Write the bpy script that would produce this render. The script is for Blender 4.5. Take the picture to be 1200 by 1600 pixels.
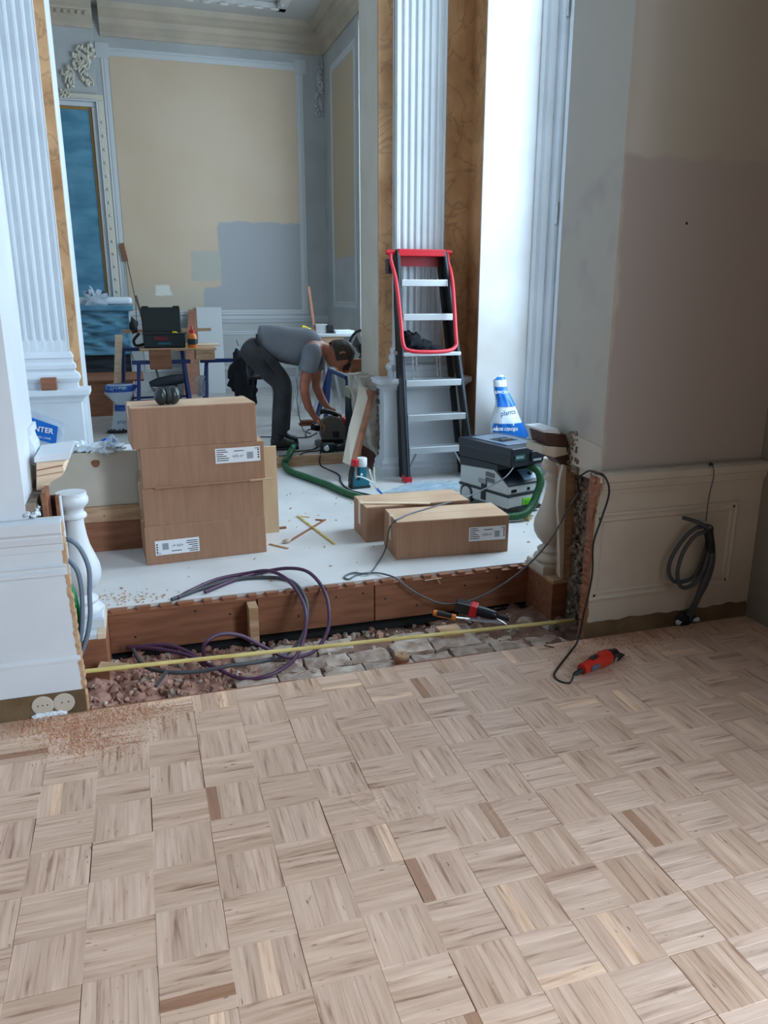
import bpy, math, random
from mathutils import Vector, Matrix, Euler, noise
C = bpy.context.scene
for o in list(bpy.data.objects): bpy.data.objects.remove(o)
col = C.collection
rnd = random.Random(7)
PI = math.pi
# ------------------------------------------------------------------ camera
FPX, PITCH, YAW, HC = 1220.0, math.radians(15.6), math.radians(17.35), 1.47
cam = bpy.data.cameras.new('camera'); cam_o = bpy.data.objects.new('camera', cam); col.objects.link(cam_o)
cam.sensor_fit = 'VERTICAL'; cam.sensor_height = 36.0; cam.lens = FPX / 1600 * 36.0
cam.clip_start = .05; cam.clip_end = 100
fw = Vector((math.sin(YAW) * math.cos(PITCH), math.cos(YAW) * math.cos(PITCH), -math.sin(PITCH)))
rt = Vector((math.cos(YAW), -math.sin(YAW), 0)); up = rt.cross(fw)
cam_o.matrix_world = Matrix(((rt.x, up.x, -fw.x, 0), (rt.y, up.y, -fw.y, 0), (rt.z, up.z, -fw.z, HC), (0, 0, 0, 1)))
C.camera = cam_o
# ------------------------------------------------------------------ light
C.view_settings.view_transform = 'Standard'; C.view_settings.look = 'None'
C.view_settings.exposure = 0.17; C.view_settings.gamma = 1.0; C.view_settings.use_curve_mapping = False
C.cycles.use_denoising = True; C.cycles.max_bounces = 10; C.cycles.diffuse_bounces = 6
C.cycles.sample_clamp_indirect = 6; C.cycles.caustics_reflective = False; C.cycles.caustics_refractive = False
w = bpy.data.worlds.new('world'); C.world = w; w.use_nodes = True
bg = w.node_tree.nodes['Background']; bg.inputs[0].default_value = (.72, .87, 1, 1); bg.inputs[1].default_value = 2.2
def area(name, loc, target, sx, sy, power, color):
    l = bpy.data.lights.new(name, 'AREA'); l.shape = 'RECTANGLE'; l.size = sx; l.size_y = sy; l.energy = power; l.color = color
    o = bpy.data.objects.new(name, l); col.objects.link(o); o.location = loc
    o.rotation_euler = (Vector(target) - Vector(loc)).to_track_quat('-Z', 'Y').to_euler()
    return o
DAY = (.60, .81, 1.0)
area('daylight_middle_window', (3.70, 4.15, 2.75), (0, 4.15, 2.0), 1.5, 3.8, 185, DAY)
area('daylight_back_window', (3.05, 7.85, 2.65), (0, 7.85, 2.0), 1.9, 3.1, 90, DAY)
area('daylight_front_window', (3.75, -1.05, 2.3), (0, 0.6, 1.0), 2.2, 3.6, 500, (.70, .85, 1.0))

# ------------------------------------------------------------------ helpers
def at(px, py, X=None, Y=None, Z=None):
    d = fw + rt * ((px - 600) / FPX) + up * ((800 - py) / FPX)
    c = Vector((0, 0, HC))
    if X is not None: t = X / d.x
    elif Y is not None: t = Y / d.y
    else: t = (Z - HC) / d.z
    return c + d * t
def proj(p):
    v = Vector(p) - Vector((0, 0, HC)); z = v.dot(fw)
    return 600 + FPX * v.dot(rt) / z, 800 - FPX * v.dot(up) / z, z

MAT = {}
def mat(name, c, rough=.6, c2=None, scale=6., stretch=(1, 1, 1), metal=0., bump=0., bscale=None, alpha=1., island=0., detail=4., coat=0., trans=0., lo=.35, hi=.65, contrast=None, spec=.5):
    """c, c2: two colours mixed by stretched noise; island: brightness change from one piece to the next"""
    if name in MAT: return MAT[name]
    m = bpy.data.materials.new(name); m.use_nodes = True; nt = m.node_tree; N = nt.nodes; L = nt.links
    b = N['Principled BSDF']; b.inputs['Roughness'].default_value = rough; b.inputs['Metallic'].default_value = metal
    b.inputs['Alpha'].default_value = alpha; b.inputs['Coat Weight'].default_value = coat; b.inputs['Transmission Weight'].default_value = trans
    b.inputs['Specular IOR Level'].default_value = spec
    c = tuple(c) + (1,); b.inputs['Base Color'].default_value = c
    m.diffuse_color = c
    if c2 is not None or bump or island:
        tc = N.new('ShaderNodeTexCoord'); mp = N.new('ShaderNodeMapping'); L.new(tc.outputs['Object'], mp.inputs[0])
        mp.inputs['Scale'].default_value = stretch
        oi = N.new('ShaderNodeObjectInfo'); ge = N.new('ShaderNodeNewGeometry')
        ad = N.new('ShaderNodeMath'); ad.operation = 'ADD'; L.new(oi.outputs['Random'], ad.inputs[0]); L.new(ge.outputs['Random Per Island'], ad.inputs[1])
        fr = N.new('ShaderNodeMath'); fr.operation = 'FRACT'; L.new(ad.outputs[0], fr.inputs[0])
        sc = N.new('ShaderNodeVectorMath'); sc.operation = 'ADD'; L.new(mp.outputs[0], sc.inputs[0])
        if island:
            mu = N.new('ShaderNodeMath'); mu.operation = 'MULTIPLY'; mu.inputs[1].default_value = 37.; L.new(fr.outputs[0], mu.inputs[0])
            L.new(mu.outputs[0], sc.inputs[1])
        else: sc.inputs[1].default_value = (0, 0, 0)
        src = None
        if c2 is not None:
            nz = N.new('ShaderNodeTexNoise'); nz.inputs['Scale'].default_value = scale; nz.inputs['Detail'].default_value = detail
            L.new(sc.outputs[0], nz.inputs['Vector'])
            rp = N.new('ShaderNodeValToRGB'); rp.color_ramp.elements[0].position = lo; rp.color_ramp.elements[1].position = hi
            rp.color_ramp.elements[0].color = c; rp.color_ramp.elements[1].color = tuple(c2) + (1,)
            L.new(nz.outputs['Fac'], rp.inputs[0]); src = rp.outputs[0]
        if island:
            hs = N.new('ShaderNodeHueSaturation'); mr = N.new('ShaderNodeMapRange')
            mr.inputs['To Min'].default_value = 1 - island; mr.inputs['To Max'].default_value = 1 + island
            L.new(fr.outputs[0], mr.inputs[0]); L.new(mr.outputs[0], hs.inputs['Value'])
            if src: L.new(src, hs.inputs['Color'])
            else: hs.inputs['Color'].default_value = c
            src = hs.outputs[0]
        if src: L.new(src, b.inputs['Base Color'])
        if bump:
            n2 = N.new('ShaderNodeTexNoise'); n2.inputs['Scale'].default_value = bscale or scale; n2.inputs['Detail'].default_value = 5
            L.new(sc.outputs[0], n2.inputs['Vector'])
            bp = N.new('ShaderNodeBump'); bp.inputs['Strength'].default_value = bump; bp.inputs['Distance'].default_value = .01
            L.new(n2.outputs['Fac'], bp.inputs['Height']); L.new(bp.outputs[0], b.inputs['Normal'])
    MAT[name] = m; return m
def patches(m, base, items, axes=(0, 2)):
    """painted patches with straight, slightly brushed edges: items = (a0,a1,b0,b1,colour)"""
    nt = m.node_tree; N = nt.nodes; L = nt.links; b = N['Principled BSDF']
    tc = N.new('ShaderNodeTexCoord'); sp = N.new('ShaderNodeSeparateXYZ')
    nz = N.new('ShaderNodeTexNoise'); nz.inputs['Scale'].default_value = 5; L.new(tc.outputs['Object'], nz.inputs[0])
    mm = N.new('ShaderNodeVectorMath'); mm.operation = 'MULTIPLY_ADD'; L.new(nz.outputs['Color'], mm.inputs[0])
    mm.inputs[1].default_value = (.09, .09, .09); L.new(tc.outputs['Object'], mm.inputs[2]); L.new(mm.outputs[0], sp.inputs[0])
    if b.inputs['Base Color'].is_linked: prev = b.inputs['Base Color'].links[0].from_socket
    else:
        rgb = N.new('ShaderNodeRGB'); rgb.outputs[0].default_value = tuple(base) + (1,); prev = rgb.outputs[0]
    for a0, a1, b0, b1, cc, *soft in items:
        s = soft[0] if soft else .01
        f = None
        for ax, lo, hi in ((axes[0], a0, a1), (axes[1], b0, b1)):
            for v, sg in ((lo, 1), (hi, -1)):
                r = N.new('ShaderNodeMapRange'); L.new(sp.outputs[ax], r.inputs[0])
                r.inputs['From Min'].default_value = v + .045 - s * sg; r.inputs['From Max'].default_value = v + .045 + s * sg
                if f is None: f = r.outputs[0]
                else:
                    q = N.new('ShaderNodeMath'); q.operation = 'MULTIPLY'; L.new(f, q.inputs[0]); L.new(r.outputs[0], q.inputs[1]); f = q.outputs[0]
        mx = N.new('ShaderNodeMix'); mx.data_type = 'RGBA'; L.new(f, mx.inputs[0]); L.new(prev, mx.inputs[6]); mx.inputs[7].default_value = tuple(cc) + (1,)
        prev = mx.outputs[2]
    L.new(prev, b.inputs['Base Color'])

def s2l(*c):
    return tuple(((v / 255) / 12.92 if v / 255 <= .04045 else ((v / 255 + .055) / 1.055) ** 2.4) for v in c)
wall_paint = mat('wall_paint', s2l(184, 178, 164), .55, s2l(176, 170, 156), 1.5, bump=.05, bscale=25)
low_bounce_paint = mat('low_bounce_paint', s2l(140, 134, 126), .7)  # unseen front room surfaces, darkened to cut the light they bounce
white_paint = mat('white_paint', s2l(214, 220, 226), .45, s2l(204, 210, 216), 3, bump=.04, bscale=30)
cream_paint = mat('cream_paint', s2l(198, 188, 174), .5, s2l(188, 178, 162), 4, bump=.05, bscale=25)
grey_wall = mat('grey_wall', s2l(186, 188, 188), .5, s2l(172, 174, 174), 2, bump=.05, bscale=20)
plaster_raw = mat('plaster_raw', s2l(140, 124, 108), .9, s2l(84, 70, 60), 14, bump=.8, bscale=18)
marble = mat('marble', s2l(208, 164, 120), .4, s2l(164, 116, 72), 5, stretch=(1, 1, .7), detail=9, lo=.38, hi=.75)
def add_veins(m):
    nt = m.node_tree; N = nt.nodes; L = nt.links; b = N['Principled BSDF']; prev = b.inputs['Base Color'].links[0].from_socket
    tc = N.new('ShaderNodeTexCoord'); nz = N.new('ShaderNodeTexNoise'); nz.inputs['Scale'].default_value = 3.2; nz.inputs['Detail'].default_value = 8; nz.inputs['Distortion'].default_value = 1.6
    L.new(tc.outputs['Object'], nz.inputs[0])
    r = N.new('ShaderNodeValToRGB'); e = r.color_ramp.elements; e[0].position = .47; e[0].color = (0, 0, 0, 1); e[1].position = .53; e[1].color = (0, 0, 0, 1)
    k = e.new(.5); k.color = (1, 1, 1, 1); L.new(nz.outputs['Fac'], r.inputs[0])
    q = N.new('ShaderNodeMath'); q.operation = 'MULTIPLY'; q.inputs[1].default_value = .4; L.new(r.outputs[0], q.inputs[0])
    mx = N.new('ShaderNodeMix'); mx.data_type = 'RGBA'; L.new(q.outputs[0], mx.inputs[0]); L.new(prev, mx.inputs[6]); mx.inputs[7].default_value = (.12, .06, .03, 1)
    L.new(mx.outputs[2], b.inputs['Base Color'])
add_veins(marble)
brown_wood = mat('brown_wood', s2l(150, 98, 70), .6, s2l(128, 80, 55), 5, stretch=(1, 8, 8), bump=.1, island=.08)
dark_wood = mat('dark_wood', s2l(78, 44, 32), .6, s2l(52, 30, 22), 6, stretch=(1, 8, 8), bump=.1)
raw_wood = mat('raw_wood', s2l(192, 158, 128), .65, s2l(166, 128, 92), 6, stretch=(1, 7, 7), bump=.1, island=.08)
light_wood = mat('light_wood', s2l(224, 200, 174), .65, s2l(206, 178, 150), 6, stretch=(1, 7, 7), island=.05)
ply = mat('plywood', s2l(214, 190, 156), .6, s2l(200, 172, 136), 3, stretch=(4, 4, 1))
yellow_wood = mat('yellow_wood', s2l(214, 196, 128), .5, s2l(190, 168, 96), 8, stretch=(1, 6, 6))
card = mat('cardboard', s2l(166, 126, 100), .8, s2l(156, 117, 91), 5, stretch=(9, 9, .8), bump=.12, bscale=9, island=.03)
card_top = mat('cardboard_top', s2l(200, 168, 138), .8, s2l(188, 152, 122), 4)  # same cardboard, lightened for the light that falls on carton tops
paper = mat('white_paper', s2l(232, 234, 238), .6); ink = mat('dark_ink', s2l(40, 42, 48), .7); ink_grey = mat('grey_ink', s2l(150, 158, 166), .7)
black_plastic = mat('black_plastic', s2l(22, 24, 28), .35); black_matte = mat('black_matte', s2l(16, 17, 20), .7)
rubber = mat('rubber', s2l(28, 28, 30), .6); alu = mat('aluminium', s2l(206, 212, 216), .35, metal=.75)
chrome = mat('chrome', s2l(200, 204, 208), .2, metal=1); red_plastic = mat('red_plastic', s2l(200, 24, 40), .35)
red_tube = mat('red_tube', s2l(214, 50, 62), .4); tool_red = mat('tool_red', s2l(186, 40, 24), .4); orange = mat('orange_plastic', s2l(214, 118, 34), .4)
teal = mat('teal_plastic', s2l(0, 104, 124), .4); dark_teal = mat('dark_teal', s2l(8, 34, 42), .4); white_plastic = mat('white_plastic', s2l(228, 232, 232), .4)
vac_grey = mat('vacuum_grey', s2l(196, 202, 202), .45); vac_dark = mat('vacuum_dark', s2l(14, 22, 32), .4); lime = mat('lime_green', s2l(110, 214, 20), .4)
hose_green = mat('hose_green', s2l(26, 84, 46), .45); cable_green = mat('cable_green', s2l(0, 132, 76), .45)
cable_grey = mat('cable_grey', s2l(104, 120, 138), .5); cable_dark = mat('cable_dark_grey', s2l(66, 68, 72), .55); cable_purple = mat('cable_purple', s2l(74, 40, 70), .45)
blue_steel = mat('blue_steel', s2l(22, 48, 110), .4); film_blue = mat('blue_film', s2l(92, 148, 172), .25, s2l(66, 118, 146), 3, stretch=(1, 1, 2.5), bump=1., bscale=3.2, coat=.5)
film_dark = mat('dark_cover', s2l(40, 46, 54), .6, s2l(24, 28, 34), 3)
bag_white = mat('bag_white', s2l(222, 232, 240), .35, bump=.5, bscale=14); bag_blue = mat('bag_blue', s2l(20, 110, 200), .35); bag_print = mat('bag_print_dark', s2l(24, 74, 120), .5)
bag_clear = mat('bag_clear', s2l(196, 212, 226), .25, alpha=.62, bump=.6, bscale=16); film_clear = mat('clear_film', s2l(206, 224, 234), .18, s2l(160, 192, 212), 9, stretch=(1, 4, 1), bump=1, bscale=14, alpha=.6)
skin_m = mat('skin', s2l(176, 112, 88), .55, s2l(156, 92, 70), 8); hair_m = mat('dark_brown_hair', s2l(34, 24, 20), .7, s2l(58, 42, 34), 30)
tee = mat('grey_cotton', s2l(124, 128, 136), .85, s2l(108, 112, 120), 4, bump=.3, bscale=8); trouser = mat('black_workwear', s2l(34, 35, 38), .85, s2l(52, 53, 56), 7, bump=.4, bscale=12)
boot = mat('boot_leather', s2l(24, 22, 24), .6); red_bag = mat('red_plastic_bag', s2l(178, 26, 34), .4, bump=.8, bscale=12)
dust_m = mat('sawdust', s2l(206, 152, 118), .95, s2l(176, 120, 90), 40)
brick_m = mat('pale_brick', s2l(192, 176, 164), .95, s2l(146, 122, 106), 16, bump=1., bscale=30, island=.1)
rubble_red = mat('red_rubble', s2l(186, 146, 130), .95, s2l(144, 102, 88), 14, bump=.8, bscale=30, island=.2); rubble_pale = mat('pale_rubble', s2l(190, 176, 164), .95, s2l(140, 122, 110), 14, bump=.8, bscale=30, island=.2)
soil = mat('mortar_dirt', s2l(144, 108, 92), .95, s2l(104, 78, 66), 9, bump=1., bscale=25)
sub_white = mat('primed_subfloor', s2l(218, 216, 214), .4, s2l(202, 200, 198), 2.2, bump=.04, bscale=14)
back_floor = mat('back_subfloor', s2l(196, 194, 190), .22, s2l(170, 166, 160), 2.0)
base_raw = mat('raw_base_strip', s2l(120, 98, 70), .9, s2l(92, 72, 50), 5, bump=.4, bscale=30)
far_cream = mat('far_cream', s2l(206, 184, 158), .6, s2l(210, 190, 166), 1.6)
frame_grey = mat('moulding_grey', s2l(198, 202, 204), .5); cornice_m = mat('cornice_paint', s2l(196, 180, 160), .6, s2l(180, 168, 152), 3)
ceil_m = mat('ceiling_paint', s2l(190, 188, 184), .7); relief_m = mat('relief_plaster', s2l(206, 200, 184), .7)
gold = mat('gold_edge', s2l(160, 120, 60), .4); glass_m = mat('pane_glass', (1, 1, 1), .02, trans=1.)
cloth_black = mat('black_cloth', s2l(16, 18, 26), .9, bump=.5, bscale=30); yellow_p = mat('yellow_plastic', s2l(222, 200, 40), .4)

class M:
    def __init__(s): s.v = []; s.f = []; s.mi = []; s.k = 0; s.sm = []
    def add(s, vs, fs, smooth=False):
        n = len(s.v); s.v += [Vector(v) for v in vs]
        for f in fs: s.f.append(tuple(n + i for i in f)); s.mi.append(s.k); s.sm.append(smooth)
        return s
    def box(s, x0, x1, y0, y1, z0, z1):
        x0, x1 = sorted((x0, x1)); y0, y1 = sorted((y0, y1)); z0, z1 = sorted((z0, z1))
        return s.add([(x, y, z) for z in (z0, z1) for y in (y0, y1) for x in (x0, x1)], [(0, 2, 3, 1), (4, 5, 7, 6), (0, 1, 5, 4), (2, 6, 7, 3), (0, 4, 6, 2), (1, 3, 7, 5)])
    def hexa(s, c8): return s.add(c8, [(0, 3, 2, 1), (4, 5, 6, 7), (0, 1, 5, 4), (1, 2, 6, 5), (2, 3, 7, 6), (3, 0, 4, 7)])
    def bar(s, a, b, w, h, upv=(0, 0, 1)):
        a = Vector(a); b = Vector(b); d = (b - a).normalized(); u = Vector(upv)
        if abs(d.dot(u)) > .98: u = Vector((0, 1, 0))
        r = d.cross(u).normalized(); u = r.cross(d).normalized()
        q = [a + r * (i * w / 2) + u * (j * h / 2) for i, j in ((-1, -1), (1, -1), (1, 1), (-1, 1))] + [b + r * (i * w / 2) + u * (j * h / 2) for i, j in ((-1, -1), (1, -1), (1, 1), (-1, 1))]
        return s.add(q, [(0, 1, 2, 3), (7, 6, 5, 4), (0, 4, 5, 1), (1, 5, 6, 2), (2, 6, 7, 3), (3, 7, 4, 0)])
    def tube(s, pts, r, n=8, sub=4, closed=False):
        P = [Vector(p) for p in pts]
        R = r if isinstance(r, (list, tuple)) else [r] * len(P)
        if sub > 1 and len(P) > 2:
            Q = []; RR = []; m = len(P)
            rng = range(m if closed else m - 1)
            for i in rng:
                if closed: p0, p1, p2, p3 = P[(i - 1) % m], P[i], P[(i + 1) % m], P[(i + 2) % m]; ra, rb = R[i], R[(i + 1) % m]
                else: p0, p1, p2, p3 = P[max(i - 1, 0)], P[i], P[i + 1], P[min(i + 2, m - 1)]; ra, rb = R[i], R[i + 1]
                for k in range(sub):
                    t = k / sub
                    Q.append(.5 * ((2 * p1) + (-p0 + p2) * t + (2 * p0 - 5 * p1 + 4 * p2 - p3) * t * t + (-p0 + 3 * p1 - 3 * p2 + p3) * t ** 3)); RR.append(ra + (rb - ra) * t)
            if not closed: Q.append(P[-1]); RR.append(R[-1])
            P, R = Q, RR
        vs = []; m = len(P); prev = None
        for i in range(m):
            if closed: t = P[(i + 1) % m] - P[i - 1]
            else: t = P[min(i + 1, m - 1)] - P[max(i - 1, 0)]
            t = t.normalized() if t.length > 1e-9 else Vector((0, 0, 1))
            if prev is None:
                a = Vector((0, 0, 1)) if abs(t.z) < .9 else Vector((1, 0, 0)); u = t.cross(a).normalized()
            else:
                u = prev - t * prev.dot(t); u = u.normalized() if u.length > 1e-6 else t.orthogonal().normalized()
            prev = u; v = t.cross(u)
            vs += [P[i] + (u * math.cos(2 * PI * k / n) + v * math.sin(2 * PI * k / n)) * R[i] for k in range(n)]
        fs = []
        for i in range(m if closed else m - 1):
            j = (i + 1) % m
            fs += [(i * n + k, i * n + (k + 1) % n, j * n + (k + 1) % n, j * n + k) for k in range(n)]
        s.add(vs, fs, True)
        if not closed: s.add(vs[:n], [tuple(range(n - 1, -1, -1))]); s.add(vs[-n:], [tuple(range(n))])
        return s
    def lathe(s, prof, c=(0, 0, 0), n=24, axis=None):
        c = Vector(c); q = Vector(axis).to_track_quat('Z', 'Y') if axis else None
        vs = []
        for r, z in prof:
            for k in range(n):
                p = Vector((r * math.cos(2 * PI * k / n), r * math.sin(2 * PI * k / n), z))
                vs.append(c + (q @ p if q else p))
        m = len(prof)
        s.add(vs, [(i * n + k, i * n + (k + 1) % n, (i + 1) * n + (k + 1) % n, (i + 1) * n + k) for i in range(m - 1) for k in range(n)], True)
        s.add(vs[:n], [tuple(range(n - 1, -1, -1))]); s.add(vs[-n:], [tuple(range(n))]); return s
    def prism(s, pts, ax, a, b):
        """2D outline extruded along axis ax (0,1,2) from a to b"""
        def P(u, v, w): return {0: (w, u, v), 1: (u, w, v), 2: (u, v, w)}[ax]
        n = len(pts); vs = [P(u, v, a) for u, v in pts] + [P(u, v, b) for u, v in pts]
        ar = sum(pts[i][0] * pts[(i + 1) % n][1] - pts[(i + 1) % n][0] * pts[i][1] for i in range(n)) * (1 if ax != 1 else -1) * (1 if b > a else -1)
        fs = [tuple(range(n - 1, -1, -1)), tuple(range(n, 2 * n))] + [(i, (i + 1) % n, n + (i + 1) % n, n + i) for i in range(n)]
        if ar < 0: fs = [f[::-1] for f in fs]
        return s.add(vs, fs)
    def stack(s, x0, x1, yf, yb, prof):
        """rectangular moulding: prof = (offset, z) from bottom to top; the back stays at yb"""
        vs = []
        for o, z in prof: vs += [(x0 - o, yf - o, z), (x1 + o, yf - o, z), (x1 + o, yb, z), (x0 - o, yb, z)]
        m = len(prof)
        return s.add(vs, [(i * 4 + k, i * 4 + (k + 1) % 4, (i + 1) * 4 + (k + 1) % 4, (i + 1) * 4 + k) for i in range(m - 1) for k in range(4)] + [(3, 2, 1, 0), tuple(range(4 * m - 4, 4 * m))])
    def blob(s, c, r, seed=0, amp=.25, freq=1.5, nu=12, nv=8, rot=None):
        c = Vector(c); r = Vector(r) if not isinstance(r, (int, float)) else Vector((r, r, r)); vs = []
        for i in range(nv + 1):
            th = PI * i / nv
            for k in range(nu):
                d = Vector((math.sin(th) * math.cos(2 * PI * k / nu), math.sin(th) * math.sin(2 * PI * k / nu), math.cos(th)))
                f = 1 + amp * noise.noise(d * freq + Vector((seed * 7.3, seed * 3.1, seed * 1.7))) * 2
                p = Vector((d.x * r.x, d.y * r.y, d.z * r.z)) * f
                if rot: p.rotate(rot)
                vs.append(c + p)
        return s.add(vs, [(i * nu + k, (i + 1) * nu + k, (i + 1) * nu + (k + 1) % nu, i * nu + (k + 1) % nu) for i in range(nv) for k in range(nu)], True)
    def rock(s, c, r, seed):
        return s.blob(c, r, seed, .45, 1.7, 7, 4, Euler((seed * 1.3, seed * 2.1, seed * .7)))
    def sheet(s, fn, nu, nv, th=0):
        vs = [fn(i / nu, j / nv) for j in range(nv + 1) for i in range(nu + 1)]
        w_ = nu + 1
        return s.add(vs, [(j * w_ + i, j * w_ + i + 1, (j + 1) * w_ + i + 1, (j + 1) * w_ + i) for j in range(nv) for i in range(nu)], True)
    def mesh(s, name, mats, inv=None, flat=False):
        me = bpy.data.meshes.new(name)
        vs = [inv @ v for v in s.v] if inv is not None else s.v
        me.from_pydata([tuple(v) for v in vs], [], s.f)
        for m_ in (mats if isinstance(mats, (list, tuple)) else [mats]): me.materials.append(m_)
        me.polygons.foreach_set('material_index', s.mi)
        me.polygons.foreach_set('use_smooth', [x and not flat for x in s.sm]); me.update()
        if any(s.sm): me.set_sharp_from_angle(angle=math.radians(50))
        return me
    def build(s, name, mats, parent=None, world=True, bev=0, solid=0, **kw):
        inv = None
        if parent is not None and world: inv = MW[parent.name].inverted()
        me = s.mesh(name, mats, inv, kw.pop('flat', False)); o = bpy.data.objects.new(name, me); col.objects.link(o)
        if parent is not None: o.parent = parent; MW[o.name] = MW[parent.name]
        else: MW[o.name] = Matrix.Identity(4)
        if solid:
            q = o.modifiers.new('solid', 'SOLIDIFY'); q.thickness = solid; q.offset = 0
        if bev:
            q = o.modifiers.new('bevel', 'BEVEL'); q.width = bev; q.segments = 2; q.limit_method = 'ANGLE'
        for k, v in kw.items(): o[k] = v
        return o
MW = {}
def thing(name, label, cat, loc=(0, 0, 0), rz=0, group=None):
    o = bpy.data.objects.new(name, None); col.objects.link(o); o.location = loc; o.rotation_euler = (0, 0, rz); o.empty_display_size = .1
    MW[o.name] = Matrix.Translation(Vector(loc)) @ Matrix.Rotation(rz, 4, 'Z')
    o['label'] = label; o['category'] = cat
    if group: o['group'] = group
    return o
def solo(mm, name, mats, label, cat, group=None, **kw):
    """a thing that is one mesh; its origin sits at its base centre"""
    lo = Vector((min(v.x for v in mm.v), min(v.y for v in mm.v), min(v.z for v in mm.v))); hi = Vector((max(v.x for v in mm.v), max(v.y for v in mm.v), max(v.z for v in mm.v)))
    c = Vector(((lo.x + hi.x) / 2, (lo.y + hi.y) / 2, lo.z)); mm.v = [v - c for v in mm.v]
    o = mm.build(name, mats, None, **kw); o.location = c; MW[o.name] = Matrix.Translation(c); o['label'] = label; o['category'] = cat
    if group: o['group'] = group
    return o
def struct(name, mm, mats, **kw):
    o = mm.build(name, mats, None, **kw); o['kind'] = 'structure'; return o
def text(parent, s, loc, size, rot, m, name='lettering', bold=0):
    c = bpy.data.curves.new(name, 'FONT'); c.body = s; c.size = size; c.extrude = .0004; c.align_x = 'CENTER'; c.align_y = 'CENTER'; c.offset = bold; c.resolution_u = 3
    c.materials.append(m); o = bpy.data.objects.new(name, c); col.objects.link(o)
    o.parent = parent; o.matrix_local = MW[parent.name].inverted() @ (Matrix.Translation(Vector(loc)) @ Euler(rot).to_matrix().to_4x4())
    return o

# ================================================================== SETTING
YW, YU, YR = 2.77, 2.80, 3.24      # wainscot face, wall face above, back of the front arch wall
XL, XR = -.40, 1.83                # arch reveals
Z1, Z2, ZC = .17, .25, 4.62
XS, YB, YB2 = 2.37, 5.55, 6.00     # marble side wall, pilaster wall front, back
XSR, YF = 2.52, 10.6               # back room right wall, far wall
exec_order = []
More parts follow.
